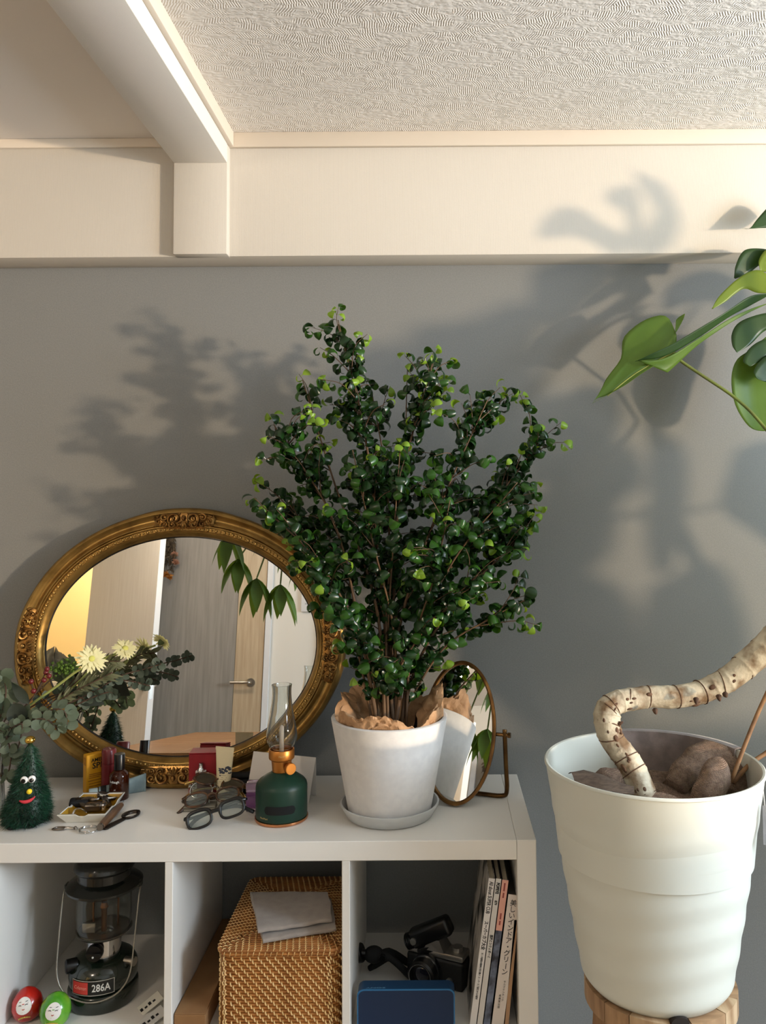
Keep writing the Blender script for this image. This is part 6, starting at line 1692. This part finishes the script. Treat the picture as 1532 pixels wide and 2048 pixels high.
bur = thing('burlap_cloth', 'crumpled taupe burlap cloth stuffed around the trunk in the ivory pot', 'cloth', (BC.x, BC.y, zr - 0.075))
def base_cloth(u, v):
    a = 2 * pi * u; r = 0.172 * v
    z = -0.012 + 0.045 * (1 - v ** 2) * (0.5 + 0.5 * cos(a - 1.1)) + 0.008 * sin(3 * a + 5 * v) * v
    p = V((r * cos(a), r * sin(a), z)); p = p + mnoise.noise_vector(p * 16) * 0.014 * (1 if v < 0.9 else 0.2)
    rr_ = sqrt(p.x ** 2 + p.y ** 2)
    if rr_ > 0.174: p.x *= 0.174 / rr_; p.y *= 0.174 / rr_
    return p
MB().grid(base_cloth, 60, 22, closeu=True).build('spread_cloth', SAND, bur, smooth=60)
def roll(pts, r0, name, seed):
    path = smoothpath([at(*p) - V((BC.x, BC.y, zr - 0.075)) for p in pts], 8); n = len(path)
    b = MB(); b.tube(path, [r0 * (0.55 + 0.45 * sin(pi * min(1, 0.12 + 0.8 * i / (n - 1))) ** 0.7) for i in range(n)], 22)
    b.v = [p + mnoise.noise_vector(p * 30 + V((seed, 0, 0))) * 0.006 for p in b.v]
    return b.build(name, SAND, bur, smooth=180)
roll([(1345, 1580, -0.46), (1370, 1545, -0.43), (1405, 1515, -0.40), (1440, 1520, -0.40), (1464, 1550, -0.43), (1470, 1590, -0.45)], 0.030, 'cloth_roll', 1)
roll([(1405, 1620, -0.54), (1420, 1580, -0.53), (1432, 1550, -0.51), (1436, 1535, -0.49)], 0.030, 'cloth_roll', 7)
roll([(1180, 1565, -0.50), (1230, 1560, -0.44), (1300, 1565, -0.40), (1370, 1560, -0.39)], 0.022, 'cloth_roll', 9)
roll([(1290, 1602, -0.54), (1330, 1606, -0.545), (1365, 1612, -0.55)], 0.016, 'cloth_roll', 15)
def WC(*ps): return [at(*p) for p in ps]
# dark sheet fold at the left and a felt flap over the rim behind
b = MB()
lf = WC((1136, 1548, -0.53), (1165, 1540, -0.50), (1205, 1550, -0.52), (1245, 1572, -0.56), (1268, 1580, -0.575)); lg = WC((1150, 1566, -0.57), (1180, 1572, -0.585), (1210, 1580, -0.60), (1240, 1586, -0.60), (1268, 1588, -0.595))
b.grid(lambda u, v: lerp(lf[min(4, int(u * 4))] if u == 1 else lerp(lf[int(u * 4)], lf[int(u * 4) + 1], u * 4 - int(u * 4)), lg[4] if u == 1 else lerp(lg[int(u * 4)], lg[int(u * 4) + 1], u * 4 - int(u * 4)), v) + V((0, 0, 0.01 * sin(pi * v))) - V((BC.x, BC.y, zr - 0.075)), 16, 6)
b.build('left_fold', M('dark_burlap', rgb(74, 60, 50), 0.95, col2=rgb(96, 80, 66), nscale=90, nstretch=(1, 1, 6)), bur, smooth=180)
fe = thing('felt_cloth', 'grey felt cloth hung over the back inside rim of the ivory pot', 'cloth', (BC.x, BC.y, zr))
def feltf(u, v):
    a = radians(lerp(99, 18, u)); r = 0.1895
    if v < 0.12: z = 0.0085; r = lerp(0.2045, 0.1915, v / 0.12)
    else:
        t = (v - 0.12) / 0.88; z = lerp(0.0085, -0.10, t); r = lerp(0.1905, 0.178, t)
    r -= 0.004 * abs(mnoise.noise(V((a * 4, v * 3, 2)))) * (1 if v > 0.12 else 0)
    return (r * cos(a), r * sin(a), z)
o = MB().grid(feltf, 40, 16).build('sheet', FELT, fe, smooth=60)
o.modifiers.new('t', 'SOLIDIFY').thickness = 0.0015
def feltb(u, v):
    a = radians(lerp(99, 18, u)); r = 0.2048; return (r * cos(a), r * sin(a), lerp(0.0085, -0.03, v))
o = MB().grid(feltb, 40, 4).build('rim_flap', FELT, fe, smooth=60)
# clear plant tag hung on the right of the pot
pt = thing('plant_tag', 'thin clear plastic plant tag hanging at the right of the ivory pot', 'tag', at(1530, 1625, -0.60))
MB().box(-0.004, 0.05, 0, 0.0006, -0.055, 0.012).build('sleeve', M('clear_film', rgb(235, 235, 238), 0.15, trans=0.85, ior=1.1), pt, smooth=None)
MB().tube([(0.0, 0, 0.012), (0.004, 0.02, 0.05)], 0.0006, 5).build('thread', WPAP, pt)

# ------------------------------------------------------------------ flowers in a glass vase at the left edge
vc = base(-34, 1652, ZT, 0.05)
va = thing('glass_vase', 'ribbed clear glass vase of flowers cut by the left picture edge', 'vase', vc)
vp = [(0.036, 0.0), (0.040, 0.004), (0.041, 0.03), (0.038, 0.08), (0.040, 0.13), (0.050, 0.17), (0.056, 0.185)]
def rib_w(a, z): return 1 + 0.018 * cos(a * 22)
MB().lathe([(0, 0.0)] + vp + [(r - 0.003, z) for r, z in reversed(vp[1:])] + [(0, 0.006)], 132, wob=rib_w).build('glass_body', GLASS, va, smooth=60)
MB().lathe([(0, 0.0065), (0.036, 0.0065), (0.0372, 0.03), (0.0345, 0.08), (0, 0.08)], 40).build('water', M('vase_water', rgb(235, 240, 236), 0.0, trans=1.0, ior=1.33), va, smooth=60)
EU = M('eucalyptus_leaf', rgb(94, 106, 90), 0.6, col2=rgb(74, 88, 72), nscale=20, translucent=(rgb(130, 150, 100), 0.15)); EUD = M('dark_foliage', rgb(34, 44, 32), 0.5, col2=rgb(26, 34, 24), nscale=20)
EUS = M('eucalyptus_dark_leaf', rgb(62, 74, 62), 0.55); GSTEM = M('pale_green_stem', rgb(150, 160, 92), 0.5); PETAL = M('ivory_petal', rgb(226, 222, 176), 0.6, translucent=(rgb(230, 225, 160), 0.3)); OLV = M('olive_grevillea', rgb(104, 106, 78), 0.6, col2=rgb(84, 88, 62), nscale=20); BERRY = M('dark_red_berry', rgb(92, 24, 28), 0.35); BSTEM = M('brown_flower_stem', rgb(70, 52, 40), 0.7)
rfw = random.Random(12)
mouth = vc + V((0.01, 0, 0.17))
def sprig(name, label, cat, pts, r=0.0016, stem=BSTEM):
    P = smoothpath([at(*p) for p in pts], 8)
    o = thing(name, label, cat, mouth + V((0, 0, -0.12)))
    lead = smoothpath([mouth + V((rfw.uniform(-.015, .005), rfw.uniform(-.01, .01), -0.14)), mouth + V((0.004, 0, -0.03)), P[0]], 5)
    O_ = V(o.location)
    MB().tube([p - O_ for p in lead[:-1] + P], r, 7).build('stem', stem, o, smooth=180)
    return o, P, O_
def round_leaf(b, p, d, L_, W_, nrm):
    d = V(d).normalized(); s = d.cross(V(nrm))
    if s.length < 1e-3: s = d.orthogonal()
    s.normalize(); n_ = s.cross(d); vs = []; k = 6
    for i in range(k + 1):
        t = i / k; w = W_ * 0.5 * sqrt(max(0, 1 - (2 * t - 1) ** 2)) + 0.0003; c = V(p) + d * L_ * t - n_ * L_ * 0.12 * t * t
        vs += [c - s * w + n_ * w * .15, c, c + s * w + n_ * w * .15]
    b.add(vs, [(i * 3 + j, i * 3 + j + 1, i * 3 + j + 4, i * 3 + j + 3) for i in range(k) for j in range(2)])
def leafy(o, P, O_, n, L_, W_, mat, t0=0.1, t1=1.0, pair=True, name='leaf', gauss=0.5):
    for i in range(n):
        t = lerp(t0, t1, i / max(1, n - 1)); k = min(len(P) - 2, int(t * (len(P) - 1))); p = P[k]; tg = (P[k + 1] - P[k]).normalized()
        for sg in ((-1, 1) if pair else (1 if i % 2 else -1,)):
            sd = tg.cross(V((0, 1, 0))).normalized() * sg
            b = MB(); d = sd * 0.9 + tg * 0.5 + V((rfw.gauss(0, gauss) * .4, rfw.gauss(-.2, gauss), rfw.gauss(0, gauss) * .4))
            s_ = rfw.uniform(.8, 1.15)
            round_leaf(b, p - O_, d, L_ * s_, W_ * s_, V((rfw.gauss(0, .4), -1, rfw.gauss(.4, .4)))); b.build(name, mat, o, smooth=180)
# gerbera-like ivory flowers
def daisy(label, pts, head, facing, R_):
    o, P, O_ = sprig('ivory_daisy', label, 'flower', pts, 0.0028, GSTEM)
    c = at(*head) - O_; f = V(facing).normalized(); fr = frame(c, f.orthogonal(), f.cross(f.orthogonal()))
    for k, (R2, n, up) in enumerate(((R_, 22, 0.25), (R_ * .86, 18, 0.45), (R_ * .6, 14, 0.8))):
        for i in range(n):
            a = 2 * pi * (i + rfw.uniform(-.3, .3)) / n; b = MB(); b.T = fr
            d = V((cos(a), sin(a), up + rfw.uniform(-.15, .15))).normalized(); s = V((-sin(a), cos(a), 0)); L2 = R2 * rfw.uniform(.85, 1.1); vs = []
            for q in range(5):
                t = q / 4; w = 0.0026 * (0.5 + 0.9 * t if t < .7 else 1.4 - (t - .7) * 3.6); pz = d * L2 * t - V((0, 0, 0.008 * t * t))
                vs += [pz - s * w, pz + s * w]
            b.add(vs, [(2 * q, 2 * q + 1, 2 * q + 3, 2 * q + 2) for q in range(4)]); b.build('petal', PETAL, o, smooth=180)
    b = MB(); b.T = fr; b.sphere((0, 0, 0.003), 0.007, 12, 8, (1, 1, .6)); b.build('flower_heart', M('flower_heart_green', rgb(190, 190, 100), 0.8), o, smooth=180)
    b = MB(); b.T = fr; b.lathe([(0.0028, -0.010), (0.0075, -0.004), (0.008, 0.001), (0, 0.001)], 14); b.build('calyx', M('calyx_green', rgb(90, 104, 64), 0.7), o, smooth=60)
daisy('ivory daisy on a thick pale stem, lower left of the two', [(60, 1410, -0.20), (110, 1375, -0.21), (150, 1345, -0.22), (176, 1330, -0.22)], (183, 1318, -0.225), (0.45, -0.65, 0.35), 0.034)
daisy('ivory daisy nearer the mirror centre, higher of the two', [(90, 1430, -0.18), (150, 1370, -0.18), (205, 1320, -0.18), (240, 1305, -0.18)], (250, 1298, -0.185), (0.45, -0.55, 0.75), 0.030)
# eucalyptus reaching right
o, P, O_ = sprig('eucalyptus_sprig', 'dark thin eucalyptus sprig reaching right across the mirror', 'foliage', [(110, 1420, -0.20), (190, 1382, -0.20), (240, 1352, -0.19), (290, 1338, -0.18), (322, 1328, -0.18)]); leafy(o, P, O_, 11, 0.017, 0.015, EUS, 0.25)
o, P, O_ = sprig('eucalyptus_sprig', 'short eucalyptus twig curving down towards the toy tree reflection', 'foliage', [(120, 1425, -0.21), (185, 1395, -0.21), (215, 1385, -0.21), (230, 1388, -0.21)]); leafy(o, P, O_, 7, 0.016, 0.014, EUS, 0.3)
o, P, O_ = sprig('eucalyptus_sprig', 'dark eucalyptus twig with hanging leaves at the door handle reflection', 'foliage', [(110, 1410, -0.19), (200, 1362, -0.18), (260, 1362, -0.17), (300, 1372, -0.17)]); leafy(o, P, O_, 9, 0.015, 0.013, EUS, 0.35)
o, P, O_ = sprig('eucalyptus_sprig', 'grey green eucalyptus sprig low in front of the frame', 'foliage', [(40, 1440, -0.23), (75, 1430, -0.24), (110, 1418, -0.25), (130, 1425, -0.25), (135, 1450, -0.25)]); leafy(o, P, O_, 8, 0.026, 0.024, EU, 0.1)
o, P, O_ = sprig('eucalyptus_sprig', 'grey round leaved eucalyptus at the left picture edge', 'foliage', [(-10, 1460, -0.22), (5, 1420, -0.22), (12, 1385, -0.22), (8, 1352, -0.22)]); leafy(o, P, O_, 7, 0.034, 0.034, EU, 0.1)
o, P, O_ = sprig('eucalyptus_sprig', 'pale trailing eucalyptus above the toy tree', 'foliage', [(0, 1470, -0.26), (25, 1455, -0.27), (45, 1450, -0.28), (38, 1490, -0.28), (30, 1520, -0.28)]); leafy(o, P, O_, 9, 0.020, 0.016, EU, 0.15)
o, P, O_ = sprig('eucalyptus_sprig', 'grey eucalyptus twig hanging down along the left picture edge', 'foliage', [(-12, 1450, -0.27), (10, 1470, -0.28), (22, 1510, -0.285), (14, 1560, -0.285)]); leafy(o, P, O_, 9, 0.020, 0.017, EU, 0.1)
o, P, O_ = sprig('eucalyptus_sprig', 'dull green eucalyptus twig crossing below the berries', 'foliage', [(20, 1455, -0.24), (60, 1440, -0.25), (95, 1440, -0.255), (118, 1462, -0.255)]); leafy(o, P, O_, 8, 0.022, 0.019, EU, 0.1)
o, P, O_ = sprig('eucalyptus_sprig', 'small dark eucalyptus twig behind the thick daisy stem', 'foliage', [(60, 1415, -0.17), (110, 1390, -0.165), (150, 1392, -0.165), (175, 1402, -0.165)]); leafy(o, P, O_, 8, 0.022, 0.018, EUS, 0.1)
# dark large leaves
for lab, pts, L_, W_ in (('large dark pointed leaf rising left of the gold frame', [(30, 1440, -0.22), (45, 1420, -0.22), (58, 1408, -0.22)], 0.062, 0.022), ('broad black green leaf hanging above the toy tree', [(10, 1440, -0.23), (18, 1425, -0.235), (28, 1405, -0.24)], 0.062, 0.042), ('broad dark leaf behind the daisies in front of the mirror', [(100, 1400, -0.17), (130, 1385, -0.16), (150, 1378, -0.16)], 0.075, 0.045)):
    o, P, O_ = sprig('dark_leaf', lab, 'foliage', pts, 0.0014)
    e = P[-1] - O_; b = MB()
    dd = {0: V((-0.62, 0, 0.78)), 1: V((0.25, -.1, -0.95)), 2: V((0.75, 0, -0.55))}[('rising' in lab and 0) or ('hanging' in lab and 1) or 2] if False else (V((-0.62, -.1, 0.8)) if 'rising' in lab else (V((0.35, -.1, -0.95)) if 'hanging' in lab else V((0.85, 0, -0.45))))
    leaflet(b, e, dd, L_, W_, V((0.2, -1, 0.3)), 0.1); b.build('leaf_blade', EUD, o, smooth=180)
# grevillea foliage under the daisies
for q, (lab, pts) in enumerate((('olive feathery foliage spray below the daisies', [(90, 1420, -0.19), (140, 1388, -0.195), (190, 1362, -0.20), (225, 1345, -0.20)]), ('olive needle foliage spray beside the higher daisy', [(110, 1400, -0.185), (170, 1350, -0.18), (210, 1325, -0.18), (240, 1322, -0.18)]))):
    o, P, O_ = sprig('grevillea_spray', lab, 'foliage', pts)
    for i in range(64):
        t = rfw.uniform(.2, 1); k = min(len(P) - 2, int(t * (len(P) - 1))); tg = (P[k + 1] - P[k]).normalized(); sd = tg.cross(V((0, 1, 0))).normalized() * rfw.choice((-1, 1))
        b = MB(); leaflet(b, P[k] - O_, tg * 1.0 + sd * rfw.uniform(.3, .9) + V((0, rfw.gauss(0, .4), 0)), rfw.uniform(.022, .036), .0055, V((rfw.gauss(0, .4), -1, .4)), .2); b.build('leaflet', OLV, o, smooth=180)
# green lace flower head
o, P, O_ = sprig('green_lace_flower', 'bright green lacy flower cluster left of the lower daisy', 'flower', [(60, 1400, -0.16), (95, 1365, -0.15), (120, 1342, -0.15)])
b = MB(); c = at(128, 1335, -0.15) - O_
for i in range(110):
    p = c + V((rfw.gauss(0, .016), rfw.gauss(0, .010), rfw.gauss(0, .008))); b.sphere(p, rfw.uniform(.002, .0042), 5, 4)
b.build('floret', M('lime_floret', rgb(92, 124, 44), 0.7, col2=rgb(66, 96, 30), nscale=40), o, smooth=180, kind='stuff')
# berries
o, P, O_ = sprig('berry_sprig', 'sprig of dark red berries before the carved frame', 'berries', [(40, 1425, -0.21), (62, 1400, -0.21), (75, 1380, -0.21), (88, 1358, -0.21)])
for (x, y) in ((62, 1363), (92, 1345), (88, 1360), (98, 1352), (67, 1382), (94, 1338)):
    MB().sphere(at(x, y, -0.21 - rfw.uniform(0, .01)) - O_, 0.0058, 10, 8).build('berry', BERRY, o, smooth=180)
    MB().tube([P[len(P) // 2] - O_, at(x, y, -0.21) - O_], 0.0008, 5).build('stalk', BSTEM, o)
